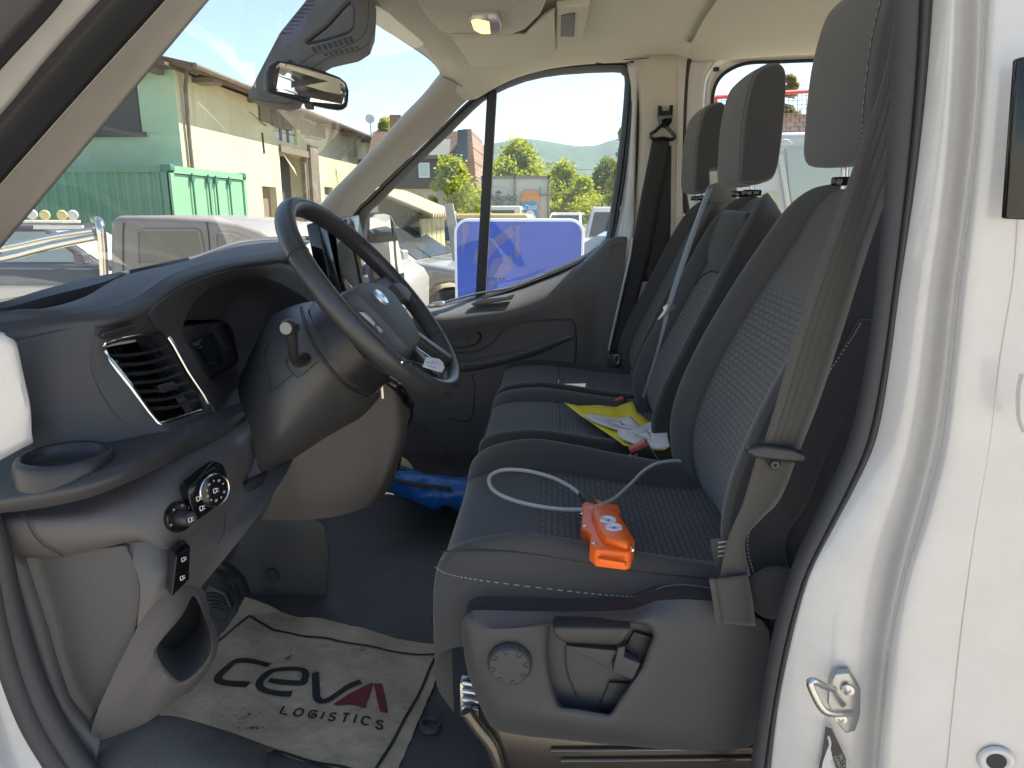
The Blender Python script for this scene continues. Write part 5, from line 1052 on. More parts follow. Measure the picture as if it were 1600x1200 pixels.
# ================================================================ OUTSIDE
gm = mat('yard_gravel', (.54, .47, .36), .95, bump=1, bscale=6, var=.3, vscale=.8)
m = MB(); m.grid([[V(x, y, 0) for x in (-3500, -200, -30, 0, 30, 200, 3500)] for y in (-1500, -40, 0, 40, 300, 4500)], 0, 1, 1)
g_ = m.build('ground', gm, None, smooth=False); g_['kind'] = 'structure'
hm = mat('forest_hill', (.060, .115, .055), 1, var=.5, vscale=.035, vcol=(.012, .030, .018), bump=1, bscale=.03)
def hill(name, pts, y, dep):
    m = MB(); top = [P(a, b, y) for a, b in pts]; bot = [V(p.x, p.y-dep, -5) for p in top]; bk = [V(p.x, p.y+dep, -5) for p in top]
    mids = [V(p.x+random.Random(i).uniform(-20, 20), p.y-dep*.45, p.z*.62+random.Random(i+9).uniform(-8, 8)) for i, p in enumerate(top)]
    m.grid([bot, mids, top, bk], 0, 4, 4); o = m.build(name, hm, None); o['kind'] = 'structure'; return o
hill('hills', [(-400, 300), (0, 290), (300, 270), (500, 255), (640, 246), (700, 242), (745, 236), (790, 228), (815, 223), (850, 226), (880, 232), (905, 235), (930, 232), (955, 226), (1000, 222), (1080, 235), (1180, 250), (1300, 262), (1700, 280)], 2600, 900)
# ---- green building, container, long barn
GY = 15.6; gX = P(278, 180, GY).x
stg = streak('green_render', (.40, .52, .35), (.24, .34, .22)); stc_ = streak('cream_render', (.60, .55, .35), (.38, .33, .20))
roofm = mat('old_roof', (.16, .10, .065), .9, bump=1, bscale=5, var=.4, vscale=2)
zc = P(272, 108, GY).z
gb = thing('green_house', 'pale green rendered building with a blue grey curtained window behind the container', 'building')
def wall_cells(mb, fn, a0, a1, b0, b1, holes, m_=0):
    xs = sorted({a0, a1, *[h[0] for h in holes], *[h[1] for h in holes]}); zs = sorted({b0, b1, *[h[2] for h in holes], *[h[3] for h in holes]})
    for i in range(len(xs)-1):
        for j in range(len(zs)-1):
            cx, cz_ = (xs[i]+xs[i+1])/2, (zs[j]+zs[j+1])/2
            if any(h[0] < cx < h[1] and h[2] < cz_ < h[3] for h in holes): continue
            mb.poly([fn(xs[i], zs[j], 0), fn(xs[i+1], zs[j], 0), fn(xs[i+1], zs[j+1], 0), fn(xs[i], zs[j+1], 0)], m_)
    for h in holes:
        for (p, q) in (((h[0], h[2]), (h[1], h[2])), ((h[1], h[2]), (h[1], h[3])), ((h[1], h[3]), (h[0], h[3])), ((h[0], h[3]), (h[0], h[2]))):
            mb.poly([fn(*p, 0), fn(*q, 0), fn(*q, h[4]), fn(*p, h[4])], m_)
w0, w1 = P(130, 150, GY).x, P(216, 150, GY).x; wz0, wz1 = P(190, 207, GY).z, P(190, 125, GY).z
m = MB(); wall_cells(m, lambda a, z, d: V(a, GY+d, z), gX-16, gX, 0, zc, [(w0, w1, wz0, wz1, .18)]); m.prism([V(gX-16, GY+.5, 0), V(gX-1.5, GY+.5, 0), V(gX-1.5, GY+.5, zc), V(gX-16, GY+.5, zc)], V(0, 8, 0)); m.build('wall', stg, gb, smooth=False)
m = MB(); m.prism([V(w0, GY+.18, wz0), V(w1, GY+.18, wz0), V(w1, GY+.18, wz1), V(w0, GY+.18, wz1)], V(0, .03, 0)); wn = m.build('window', mat('curtain_blue', (.20, .28, .46), .6, var=.5, vscale=6), gb, smooth=False)
m = MB(); rn = random.Random(3)
for k in range(7):
    x = w1-.2-k*.26; m.prism([V(x, GY+.17, wz0+.12), V(x+.06, GY+.17, wz0+.05), V(x+.1, GY+.17, wz0+.30), V(x-.05, GY+.17, wz0+.36)], V(0, .005, 0))
m.build('curtain_lace', mat('lace', (.6, .66, .62), .8), wn, smooth=False)
m = MB(); m.box(((w0+w1)/2, GY-.04, wz0-.05), (w1-w0+.2, .16, .10)); m.box((w1-1.3, GY+.12, (wz0+wz1)/2), (.1, .08, wz1-wz0)); m.build('sill', mat('dark_wood', (.06, .045, .04), .7), wn)
m = MB(); m.prism([V(gX-16.3, GY-.55, zc+.02), V(gX+.10, GY-.55, zc+.0), V(gX+.10, GY-.55, zc+.07), V(gX-16.3, GY-.55, zc+.07)], V(0, 8, .2)); m.build('roof', roofm, gb, smooth=False)
m = MB(); m.box((gX-.3, GY-.4, zc-.04), (.16, 1.0, .18)); m.build('beam', mat('beam_wood', (.16, .14, .12), .8), gb)
# barn
bn = thing('long_barn', 'long cream rendered barn with weathered eaves and a tall dark doorway', 'building')
def Y_(a, b=250): return PX(a, b, gX).y
def ZB(a, b): return PX(a, b, gX).z
zc2 = PX(430, 166, gX).z; zb = zc
holes = [(Y_(437), Y_(480), .4, ZB(450, 240), .7), (Y_(406), Y_(428), .2, ZB(415, 291), .25), (Y_(433), Y_(466), ZB(450, 223), ZB(450, 193), .12), (Y_(504), Y_(517), ZB(510, 310), ZB(510, 292), .2), (Y_(553), Y_(559), ZB(555, 246), ZB(555, 222), .2)]
m = MB(); wall_cells(m, lambda a, z, d: V(gX-d, a, z), GY, 52, 0, zb, holes); m.build('wall', stc_, bn, smooth=False)
m = MB(); m.prism([V(gX-1.0, GY+.1, 0), V(gX-9, GY+.1, 0), V(gX-9, GY+.1, zb), V(gX-1.0, GY+.1, zb)], V(0, 36, 0)); m.build('barn_core', mat('barn_dark', (.06, .06, .06), .9), bn, smooth=False)
dk = mat('door_shadow', (.09, .09, .10), .6); 
for i, (a, b, c, d, e) in enumerate(holes):
    mm = [dk, mat('door_wood', (.20, .15, .10), .8), mat('translucent_pane', (.55, .60, .52), .4), mat('pane_grey', (.3, .3, .26), .5), mat('pane_pale', (.5, .55, .6), .4)][i]
    m = MB(); m.prism([V(gX-e, a, c), V(gX-e, b, c), V(gX-e, b, d), V(gX-e, a, d)], V(.03, 0, 0)); o = m.build('window' if i > 1 else 'door', mm, bn, smooth=False)
    if i == 2:
        m = MB()
        for k in (1, 2): m.box((gX-e+.04, a+(b-a)*k/3, (c+d)/2), (.06, .16, d-c))
        m.build('glazing_bar', mat('bar_wood', (.2, .17, .12), .8), o, smooth=False)
    if i == 0:
        m = MB(); m.box((gX-.1, b-.12, (c+d)/2), (.14, .20, d-c)); m.box((gX+.02, b+.5, (c+d)/2), (.20, .9, d-c+.9)); m.box((gX+.03, (a+b)/2, d+.10), (.10, b-a, .22)); m.build('door_frame', mat('weathered_frame', (.22, .18, .13), .85, var=.3), o)
        m = MB(); m.prism([V(gX+.05, a+.1, d-.02), V(gX+.05, (a+b)/2, d-.7), V(gX-.5, b-.4, d-.3), V(gX-.5, b-.4, d-.02)], V(.02, 0, 0)); m.build('hanging_sheet', mat('sheeting', (.35, .33, .27), .8), o, smooth=False)
m = MB(); m.prism([V(gX+.62, GY-.3, zb-.06), V(gX+.62, GY-.3, zb+.08), V(gX-9, GY-.3, zb+2.2), V(gX-9, GY-.3, zb+2.0)], V(0, 38, 0)); m.build('roof', roofm, bn, smooth=False)
m = MB(); m.tube([V(gX+.45, GY+.25, zb-.05), V(gX+.10, GY+.3, zb-.35), V(gX+.08, GY+.3, .1)], .05, 0, 8, 3); m.tube([V(gX+.66, GY-.3, zb+.02), V(gX+.66, GY+37, zb+.02)], .07, 0, 8, 1); m.build('gutter', mat('zinc_rust', (.20, .15, .11), .6, var=.4, vscale=4), bn)
m = MB(); m.tube([V(gX+.02, Y_(412), zb-.9), V(gX+.02, Y_(412)+.05, zb-1.5)], .03, 0, 6, 1); m.tube([V(gX+.3, Y_(380), zb-.5), V(gX-.1, Y_(440), zb-.7), V(gX+.1, Y_(500), zb-.6)], .015, 0, 5, 5); m.build('wall_cable', M['dash'], bn)
m = MB(); rn = random.Random(5)
for k in range(12): m.box((gX+.26, GY+1.1+k*3.1, zb-.09), (.55, .5 if k == 0 else .2, .12))
for k in range(7):   # ragged boards under the eaves around the doorway
    m.box((gX+.04, Y_(418)+k*.9, zb-.25-rn.random()*.1), (.05, .86, .35+rn.random()*.2))
m.build('eaves_boards', mat('eaves_wood', (.22, .18, .12), .9, var=.4), bn, smooth=False)
# container
ct_ = thing('shipping_container', 'green corrugated shipping container with door bars, against the pale green building', 'container')
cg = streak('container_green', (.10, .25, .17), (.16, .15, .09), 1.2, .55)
cgl = streak('container_green_sunlit', (.22, .45, .26), (.15, .26, .15), 1.5, .5)  # paler copy of the green, sunlight on the end painted into its colour
CY = 12.6; x1 = P(266, 300, CY).x; zt = P(240, 259, CY).z; y2_ = PX(383, 300, x1).y
m = MB(); rowt = []; n_ = 110; x0 = x1-6.1
tops, bots = [], []
for k in range(n_):
    x = x0+(x1-.16-x0)*k/(n_-1); ph = k % 4; d = (0, .035, .035, 0)[ph]; tops.append(V(x, CY+.03+d, zt-.12)); bots.append(V(x, CY+.03+d, .25))
m.grid([tops, bots], 0, 1, 1)
m.box(((x0+x1)/2, CY+.06, zt-.06), (6.1, .12, .12)); m.box(((x0+x1)/2, CY+.06, .2), (6.1, .12, .16)); m.box((x1-.08, CY+.08, zt/2), (.16, .16, zt)); m.box((x0+.08, CY+.08, zt/2), (.16, .16, zt))
m.box(((x0+x1)/2, (CY+y2_)/2, zt-.05), (6.0, y2_-CY-.02, .06)); m.box((x1-.09, (CY+y2_)/2, zt/2), (.06, y2_-CY-.1, zt-.1)); m.box((x0+.09, (CY+y2_)/2, zt/2), (.06, y2_-CY-.1, zt-.1))
m.build('container_shell', cg, ct_, sharp=20)
m = MB(); m.box((x1+.005, (CY+y2_)/2, zt-.06), (.08, y2_-CY, .14)); m.box((x1+.005, CY+.07, zt/2), (.08, .14, zt)); m.box((x1+.005, y2_-.07, zt/2), (.08, .14, zt))
for k in range(2):
    ya = CY+.15+(y2_-CY-.3)*k/2; yb = ya+(y2_-CY-.3)/2-.02; m.box((x1-.02, (ya+yb)/2, zt/2), (.05, yb-ya, zt-.3))
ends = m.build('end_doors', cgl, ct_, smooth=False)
for k, f_ in enumerate((.24, .44, .54, .73)):
    m = MB(); yy_ = CY+(y2_-CY)*f_; m.tube([V(x1+.055, yy_, .2), V(x1+.055, yy_, zt-.10)], .022, 0, 8, 1); m.box((x1+.05, yy_, zt-.22), (.06, .12, .10)); m.box((x1+.05, yy_, zt-1.4), (.06, .12, .10)); m.build('locking_bar', mat('bar_green', (.04, .16, .10), .6), ct_)
for p in ((x1, CY+.07), (x1, y2_-.07), (x0, CY+.07)):
    m = MB(); m.box((p[0]-.03, p[1], zt-.03), (.2, .18, .13)); m.build('corner_casting', mat('casting', (.05, .17, .12), .6), ct_, bevel=.02)
# ---- generic car
TY = mat('tyre', (.02, .02, .02), .8); RM = mat('alloy', (.5, .5, .5), .3, metal=.9); LAMP = mat('lamp_glass', (.7, .7, .68), .08, coat=1); CHR = M['chrome']
def car(name, lab, cat, x, y, rz, col, L=4.5, W=1.8, H=1.5, style='suv', group=None, gl=None, z=0):
    o = thing(name, lab, cat, (x, y, z), group, rz); pm_ = mat(name+'_paint', col, .28, coat=.8, metal=.15)
    h = L/2; bt_, hd = .28, .95 if style != 'van' else 1.05
    roof = {'suv': [(-h+.05, .45), (-h+.02, hd+.05), (h-.25, hd-.05)], 'van': None, 'car': None}
    wr_ = .34; xa, xb = -h+.85, h-.85
    def arch(xc): return [(xc+math.cos(t)*(wr_+.06), max(bt_, wr_+math.sin(t)*(wr_+.06))) for t in [k/8*math.pi for k in range(9)]]
    hood = hd-(.10 if style != 'van' else 0)
    pf = [(h-.02, .40), (h, .62), (h-.06, hood-.10), (h-.35, hood), (h-1.25 if style != 'van' else h-.75, hd+.03), (-h+.1, hd+.05), (-h, hd-.1), (-h-.0, .42), (-h+.1, bt_)]+[(a, b) for a, b in arch(xa)][::-1]+[(a, b) for a, b in arch(xb)][::-1]+[(h-.12, bt_)]
    m = MB(); m.prism([V(a, -W/2, b) for a, b in pf], V(0, W, 0)); m.build('body', pm_, o, bevel=.07, segs=3)
    f0, f1, r1, r0 = (h-1.25, h-1.95, -h+.55, -h+.12) if style == 'suv' else ((h-.75, h-1.35, -h+.2, -h+.1) if style == 'van' else (h-1.3, h-2.1, -h+1.1, -h+.45))
    w0_, w1_ = W/2-.06, W/2-.20
    bt4 = [V(f0, -w0_, hd), V(f0, w0_, hd), V(r0, w0_, hd), V(r0, -w0_, hd)]; tp4 = [V(f1, -w1_, H), V(f1, w1_, H), V(r1, w1_, H), V(r1, -w1_, H)]
    m = MB(); m.v += bt4+tp4
    for q_ in ((0, 1, 5, 4), (1, 2, 6, 5), (2, 3, 7, 6), (3, 0, 4, 7), (4, 5, 6, 7)): m.face(q_)
    m.build('cabin', pm_, o, bevel=.06)
    gl_ = gl or M['dark_glass']
    def gpane(i, j, nm, u0=.06, u1=.94, v0=.08, v1=.82):
        m = MB(); A_, B_, C_, D_ = bt4[i], bt4[j], tp4[j], tp4[i]
        f = lambda u, v: (A_.lerp(B_, u)).lerp(D_.lerp(C_, u), v)
        nn = (B_-A_).cross(D_-A_).normalized(); c = (A_+B_+C_+D_)/4
        if nn.dot(c-V((f0+r0)/2, 0, 1.1)) < 0: nn = -nn
        m.prism([f(u0, v0)+nn*.012, f(u1, v0)+nn*.012, f(u1, v1)+nn*.012, f(u0, v1)+nn*.012], -nn*.008); m.build(nm, gl_, o, smooth=False)
    gpane(0, 1, 'windscreen'); gpane(2, 3, 'rear_window')
    for (i, j) in ((1, 2), (3, 0)):
        for k in range(3 if style == 'suv' else 2):
            n_ = 3 if style == 'suv' else 2; gpane(i, j, 'side_window', .05+k*.9/n_+.015, .05+(k+1)*.9/n_-.015)
    for sx in (xa, xb):
        for sy in (-1, 1):
            m = MB().lathe(V(sx, sy*(W/2-.1), wr_), (0, sy, 0), [(.2, -.08), (.31, -.1), (.34, -.06), (.34, .06), (.31, .10), (.2, .10)], 0, 24); wh = m.build('wheel', TY, o)
            m = MB().lathe(V(sx, sy*(W/2-.1), wr_), (0, sy, 0), [(.21, .09), (.18, .06), (.06, .05), (0, .08)], 0, 12); m.build('rim', RM, wh)
    for sy in (-1, 1):
        m = MB(); m.box((h-.08, sy*(W/2-.28), hood-.2), (.16, .42, .17)); m.build('headlight', LAMP, o, bevel=.04)
        m = MB(); m.box((-h+.06, sy*(W/2-.14), hd-.1), (.14, .2, .34)); m.build('tail_light', mat('tail_red', (.4, .02, .02), .3), o, bevel=.03)
        m = MB(); m.box((f0-.15, sy*(W/2+.10), hd+.1), (.14, .2, .15)); m.build('wing_mirror', pm_, o, bevel=.03)
    m = MB()
    for k in range(4): m.box((h-.01, 0, hood-.17-k*.06), (.06, .72, .025))
    m.build('grille', M['rubberd'], o)
    return o
def at(a, b, y): return P(a, b, y)
# silver SUV beyond the mirror (nose to the left), cream car in front of it
c = at(703, 450, 6.6); suv = car('silver_suv', 'silver off road car with slatted wing vent, seen past the door mirror', 'car', c.x-1.36, 7.78, R(-8), (.30, .29, .26), 4.7, 1.95, 1.42, z=.12, gl=mat('suv_glass', (.02, .025, .025), .35, spec=.2))
m = MB()
for k in range(3): m.box((.92, -.985, .84-k*.06), (.26, .02, .03))
m.box((.92, -.98, .78), (.32, .015, .22), 1); m.build('wing_vent', [M['rubberd'], M['steel']], suv)
m = MB(); m.box((.60, -.985, .80), (.12, .02, .05)); m.build('side_repeater', LAMP, suv, bevel=.01)
# blue board
bx0, bx1 = P(713, 400, 3.6).x, P(909, 400, 3.6).x; bzt = P(800, 345, 3.6).z
bl = thing('blue_board', 'large blue board with rounded corners and pale rim standing beside the van', 'board')
def rrect(x0_, x1_, z0_, z1_, r_, y_, n=6):
    out = []
    for cx_, cz_, a0_ in ((x1_-r_, z1_-r_, 0), (x0_+r_, z1_-r_, 90), (x0_+r_, z0_+r_, 180), (x1_-r_, z0_+r_, 270)):
        for k in range(n+1): t = R(a0_+90*k/n); out.append(V(cx_+math.cos(t)*r_, y_, cz_+math.sin(t)*r_))
    return out
m = MB(); m.prism(rrect(bx0, bx1, .55, bzt, .09, 3.6), V(0, .03, 0)); m.build('board_panel', mat('board_blue', (.028, .075, .40), .35, var=.3, vscale=2.2, vcol=(.045, .10, .50)), bl, smooth=False)
m = MB(); m.tube([p+V(0, .014, 0) for p in rrect(bx0, bx1, .55, bzt, .09, 3.6)], .016, 0, 8, 1, True); m.build('board_rim', mat('rim_pale', (.62, .66, .78), .5), bl)
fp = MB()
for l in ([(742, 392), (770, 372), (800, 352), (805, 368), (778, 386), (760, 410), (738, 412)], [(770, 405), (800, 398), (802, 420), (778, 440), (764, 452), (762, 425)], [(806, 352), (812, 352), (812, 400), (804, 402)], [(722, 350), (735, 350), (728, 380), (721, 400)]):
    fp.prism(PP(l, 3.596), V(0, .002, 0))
fp.build('painted_reflection', mat('board_reflection', (.10, .12, .34), .5), bl, smooth=False)  # paler patches: window reflections painted onto the board
for s in (.2, .8):
    m = MB(); xx_ = bx0+(bx1-bx0)*s; m.tube([V(xx_, 3.66, .0), V(xx_, 3.66, 1.0)], .02, 0, 8, 1); m.build('leg', M['steel'], bl)
# shed with corrugated roof
sd = thing('timber_shed', 'low olive shed with a corrugated mono pitch roof and pale boarded end', 'shed')
SY = 8.2; sx0, sx1 = P(592, 350, SY).x, P(657, 350, SY).x; sz0 = P(592, 300, SY).z; sz1 = P(657, 336, SY).z; sxr = sx1
m = MB(); m.prism([V(sx0, SY, 0), V(sxr, SY, 0), V(sxr, SY, sz1), V(sx0, SY, sz0)], V(0, 2.1, 0)); m.build('wall', mat('olive_render', (.16, .14, .085), .9, var=.15, bump=.5, bscale=4), sd, smooth=False)
m = MB()
for k in range(5):
    m.box((sxr+.02, SY+.10+k*.42, sz1/2-.02), (.03, .38, sz1-.06))
m.build('board_end', mat('pale_boards', (.42, .39, .20), .8, var=.2, vscale=6, bump=.5, bscale=12), sd, smooth=False)
m = MB(); sl0, sl1 = V(sx0-.1, 0, sz0+.05), V(sxr+.20, 0, sz1+.0)
pr = [];
for k in range(97): y_ = SY-.25+k*2.6/96; z_ = .035*math.sin(k*.785); pr.append((y_, z_))
m.grid([[V(sl0.x, y_, sl0.z+z_) for y_, z_ in pr], [V(sl1.x, y_, sl1.z+z_) for y_, z_ in pr]], 0, 1, 6)
m.build('roof', mat('corrugated_roof', (.38, .31, .19), .8, var=.25, vscale=3), sd, solid=.02)
m = MB(); c = P(638, 340, SY); m.box((c.x, SY-.01, c.z), (.07, .04, .10)); m.build('window', M['piano'], sd)
pk2 = thing('leaning_plank', 'long pale weathered plank leaning beside the shed', 'plank')
a, b = P(694, 318, 7.6), P(712, 412, 7.2); b.z = .0; b.x = a.x+.30
m = MB(); m.prism([a, a+V(.11, 0, 0), b+V(.16, 0, 0), b], V(0, .05, 0)); m.build('plank_board', mat('grey_plank', (.40, .38, .33), .9, var=.3, vscale=5), pk2, smooth=False)
# house with shingle mansard
HY = 27; hs = thing('shingled_house', 'dark timber house with a steep tiled roof and solar panel beyond the shed', 'house')
hx0, hx1 = P(564, 300, HY).x, P(742, 300, HY).x; hz0 = P(600, 295, HY).z; hz1 = P(640, 249, HY).z; hz2 = P(720, 196, HY).z
m = MB(); m.box(((hx0+hx1)/2, HY+3, hz0/2), (hx1-hx0, 6, hz0)); m.build('wall', mat('house_render', (.48, .45, .36), .9), hs, smooth=False)
m = MB(); hx2 = P(700, 300, HY).x; m.box(((hx0+hx2+.1)/2, HY+2.7, (hz0+hz1)/2), (hx2+.1-hx0, 6, hz1-hz0)); m.build('upper_wall', mat('dark_cladding', (.055, .045, .045), .8, var=.3, vscale=4), hs, smooth=False)
tile = mat('roof_tile', (.28, .17, .11), .85); n = tile.node_tree; br = n.nodes.new('ShaderNodeTexBrick'); br.inputs['Scale'].default_value = 3.0; br.inputs['Color1'].default_value = (.34, .21, .13, 1); br.inputs['Color2'].default_value = (.26, .15, .10, 1); br.inputs['Mortar'].default_value = (.10, .06, .05, 1); br.inputs['Mortar Size'].default_value = .03
tc = n.nodes.new('ShaderNodeTexCoord'); mpn = n.nodes.new('ShaderNodeMapping'); mpn.inputs['Rotation'].default_value = (R(90), 0, 0); n.links.new(tc.outputs['Object'], mpn.inputs[0]); n.links.new(mpn.outputs[0], br.inputs[0]); n.links.new(br.outputs[0], n.nodes['Principled BSDF'].inputs[0])
hx3 = P(733, 300, HY+1).x
m = MB(); m.prism([V(hx2-.2, HY-.2, hz0), V(hx1+.1, HY-.2, hz0), V(hx3+.1, HY+1.2, hz2), V(hx2+.5, HY+1.2, hz2)], V(0, 4.5, 0)); m.prism([V(hx0, HY+1.0, hz1), V(hx2+.6, HY+1.0, hz1), V(hx2+.6, HY+2.0, hz2), V(hx0+.1, HY+2.0, hz2)], V(0, 3.5, 0)); m.build('roof', tile, hs, smooth=False)
m = MB(); m.prism([V(hx0+1.6, HY-.55, hz1-.02), V(hx2+.15, HY-.55, hz1-.02), V(hx2+.0, HY+.95, hz2-.55), V(hx0+1.6, HY+.95, hz2-.55)], V(0, 0, .14)); m.build('dormer_roof', mat('dormer_grey', (.15, .15, .135), .7), hs, smooth=False)
def qd(l, y): return PP(l, y)
m = MB()
def slp(a, z): yy = HY-.2+1.4*(z-hz0)/(hz2-hz0); return V(P(a, 230, yy).x, yy-.03, z)
za, zb_ = P(720, 256, HY+.6).z, P(720, 203, HY+1).z
m.prism([slp(714, za), slp(731, za), slp(731, zb_), slp(716, zb_)], V(0, -.08, .02)); m.build('solar_panel', mat('solar', (.05, .06, .065), .3), hs, smooth=False)
m = MB(); c = P(663, 266, HY-.3); m.box((c.x, HY-.33, c.z), (.42, .06, .55)); wf = m.build('window', mat('win_white', (.7, .72, .7), .5), hs); m = MB(); m.box((c.x, HY-.37, c.z), (.33, .02, .46)); m.build('pane', mat('pane_teal', (.35, .5, .5), .2), wf)
m = MB(); c = P(619, 183, HY+5); m.box((c.x, HY+5, hz2+.3), (.5, .5, 1.4)); m.build('chimney', tile, hs, smooth=False)
m = MB(); c = P(578, 186, HY+2); m.lathe(c, (.4, -1, .2), [(.19, .045), (.13, .012), (0, 0)], 0, 18); m.tube([c, V(c.x, c.y+.1, hz2-.2)], .03, 0, 6, 1); tag(m.build('satellite_dish', mat('dish', (.6, .6, .6), .5), hs, solid=.01), None, None)
# box truck
TYY = 25.0; tk = thing('box_truck', 'white box truck rear with bread advert and round logo', 'truck')
tx0, tx1 = P(752, 300, TYY).x, P(859, 300, TYY).x; tzt = P(800, 275, TYY).z
whp = mat('truck_white', (.40, .41, .39), .4); dkf = mat('truck_frame', (.16, .15, .13), .5)
m = MB(); m.box(((tx0+tx1)/2, TYY+3, (tzt+.9)/2), (tx1-tx0-.06, 5.9, tzt-.9-.06)); m.build('cargo_box', whp, tk, smooth=False)
xm = P(804, 300, TYY).x
m = MB(); t_ = .10
for cx_, cz_, w_, h_ in (((tx0+tx1)/2, tzt-.05, tx1-tx0, t_), ((tx0+tx1)/2, .95, tx1-tx0, t_), (tx0+.04, (tzt+.9)/2, .08, tzt-.9), (tx1-.04, (tzt+.9)/2, .08, tzt-.9), (xm, (tzt+.9)/2, .05, tzt-.9)): m.box((cx_, TYY, cz_), (w_, .10, h_))
m.build('door_frame', dkf, tk, smooth=False)
c = P(777, 320, TYY)
ink = mat('advert_ink', (.06, .06, .07), .6)
pX = lambda a, b: P(a, b, TYY-.02)
k = 1/41.5
text('logo_word', 'Odkolek', pX(782, 309), (1, 0, 0), (.06, 0, 1), .36, ink, tk, .95, .25)
text('logo_year', '1850', pX(778, 318), (1, 0, 0), (0, 0, 1), .19, ink, tk)
text('advert_words', 'UPEČTE SI\nS NÁMI', pX(779, 337), (1, 0, 0), (0, 0, 1), .16, ink, tk, 1.1)
m = MB(); cc0 = pX(779, 311)
for kk_ in range(11):
    an = R(200+kk_*14); p = cc0+V(math.cos(an)*.42, 0, math.sin(an)*.40); m.box(p, (.045, .01, .045))
for kk_ in range(9):
    an = R(40+kk_*12); p = cc0+V(math.cos(an)*.50, 0, math.sin(an)*.44); m.box(p, (.03, .01, .03))
m.prism([pX(774, 302), pX(784, 302), pX(782, 299), pX(779, 298), pX(776, 299)], V(0, .01, 0)); m.build('logo_ring', ink, tk, smooth=False)
m = MB(); m.prism([pX(*p) for p in ((814, 344), (814, 304), (816, 299), (824, 297), (838, 298), (843, 303), (844, 344))], V(0, .01, 0)); m.build('bread_picture', mat('bread', (.42, .16, .06), .6, var=.4, vscale=3, vcol=(.6, .3, .14)), tk, smooth=False)
m = MB(); m.prism([pX(*p)+V(0, -.01, 0) for p in ((815, 344), (815, 318), (822, 315), (833, 315), (841, 318), (840, 330), (842, 344))], V(0, .01, 0)); m.build('bread_wrapper', mat('wrapper_blue', (.03, .28, .55), .4), tk, smooth=False)
m = MB(); m.lathe(pX(828, 335)+V(0, -.03, 0), (0, -1, 0), [(.16, 0), (0, .002)], 0, 20); m.build('wrapper_badge', mat('badge', (.75, .75, .72), .5), tk)
text('wrapper_word', 'Zlatá', pX(828, 324)+V(0, -.02, 0), (1, 0, 0), (.05, 0, 1), .24, mat('word_white', (.8, .8, .8), .5), tk, 1, .2)
m = MB(); m.box((tx1-.10, TYY-.06, P(857, 305, TYY).z), (.5, .04, .05)); m.box((tx1-.35, TYY-.06, P(857, 300, TYY).z), (.04, .04, .35)); m.build('door_hinge', dkf, tk)
m = MB(); m.box(((tx0+tx1)/2, TYY+3.2, .78), (1.0, 6.6, .22)); m.build('chassis', M['rubberd'], tk)
for yy_ in (TYY+1.2, TYY+6.2):
    for xx_ in (tx0+.25, tx1-.25):
        m = MB().lathe(V(xx_, yy_, .48), (1, 0, 0), [(0, -.1), (.3, -.1), (.46, -.14), (.48, 0), (.46, .14), (.3, .1), (0, .1)], 0, 24); m.build('wheel', TY, tk)
m = MB(); m.prism([V(tx0+.15, TYY+6.1, .6), V(tx1-.15, TYY+6.1, .6), V(tx1-.15, TYY+6.1, 2.5), V(tx0+.15, TYY+6.1, 2.5)], V(0, 1.6, 0)); m.build('cab', whp, tk, bevel=.1)
# distant vehicles
grp = 'vehicles parked across the yard'
def car_px(px, y, **kw): p = P(px, 340, y); kw.setdefault('group', grp); return car(x=p.x, y=y, **kw)
car_px(884, 30, name='white_hatchback', lab='small white car between the box truck and the white van', cat='car', rz=R(-100), col=(.42, .41, .38), L=3.9, W=1.7, H=1.62, style='suv')
car_px(975, 17, name='white_van', lab='white van parked beneath the hedge trees, far right of the row', cat='van', rz=R(-95), col=(.42, .41, .38), L=5.2, W=1.95, H=1.78, style='van')
car_px(985, 9.5, name='grey_car', lab='grey car parked nearest, in front of the white van', cat='car', rz=R(-150), col=(.30, .31, .33), L=4.3, W=1.75, H=1.36, style='car')
car_px(724, 16, name='yellow_suv', lab='mustard yellow off road car behind the leaning plank', cat='car', rz=R(175), col=(.55, .42, .14), L=4.4, W=1.8, H=1.62, style='suv')
car_px(715, 24, name='cream_van', lab='cream van behind the mustard yellow car', cat='van', rz=R(178), col=(.66, .62, .48), L=5, W=1.9, H=1.85, style='van')
# pickup with chrome sports bar, in front of the container
PY = 4.3
pu = thing('grey_pickup', 'dusty grey double cab pickup with a chrome sports bar, seen over the dashboard', 'pickup truck')
gp = mat('dusty_grey_paint', (.24, .215, .195), .5, coat=.2, var=.12, vscale=3)
def pslab(nm, pts, y, dep, m_, par, bevel=.0, segs=3): m = MB(); m.prism(PP(pts, y), V(0, dep, 0)); return m.build(nm, m_, par, bevel=bevel, segs=segs)
cabp = [(171, 350), (174, 340), (185, 337), (260, 338), (325, 342), (370, 349), (405, 360), (440, 380), (520, 430), (640, 440), (680, 470), (680, 640), (-350, 640), (-350, 462), (170, 462), (174, 420)]
pslab('body', cabp[:8]+[(470, 400), (470, 700), (170, 700)], PY, 1.55, gp, pu, .05)
pslab('bonnet', [(440, 408), (540, 418), (590, 428), (612, 440), (622, 458), (624, 640), (440, 640)], PY-.02, 1.6, gp, pu, .06)
pslab('bed', [(-360, 447), (165, 447), (168, 640), (-360, 640)], PY-.05, 1.65, mat('bed_paint', (.50, .45, .36), .5, coat=.2), pu, .04)
pslab('bed_rail', [(-360, 418), (156, 421), (156, 447), (-360, 447)], PY+.02, .08, mat('bed_liner', (.05, .05, .045), .6, var=.3, vscale=4), pu, .01)
pslab('bed_rail', [(-360, 418), (156, 421), (156, 447), (-360, 447)], PY+1.45, .08, mat('bed_liner2', (.05, .05, .045), .6), pu, .01)
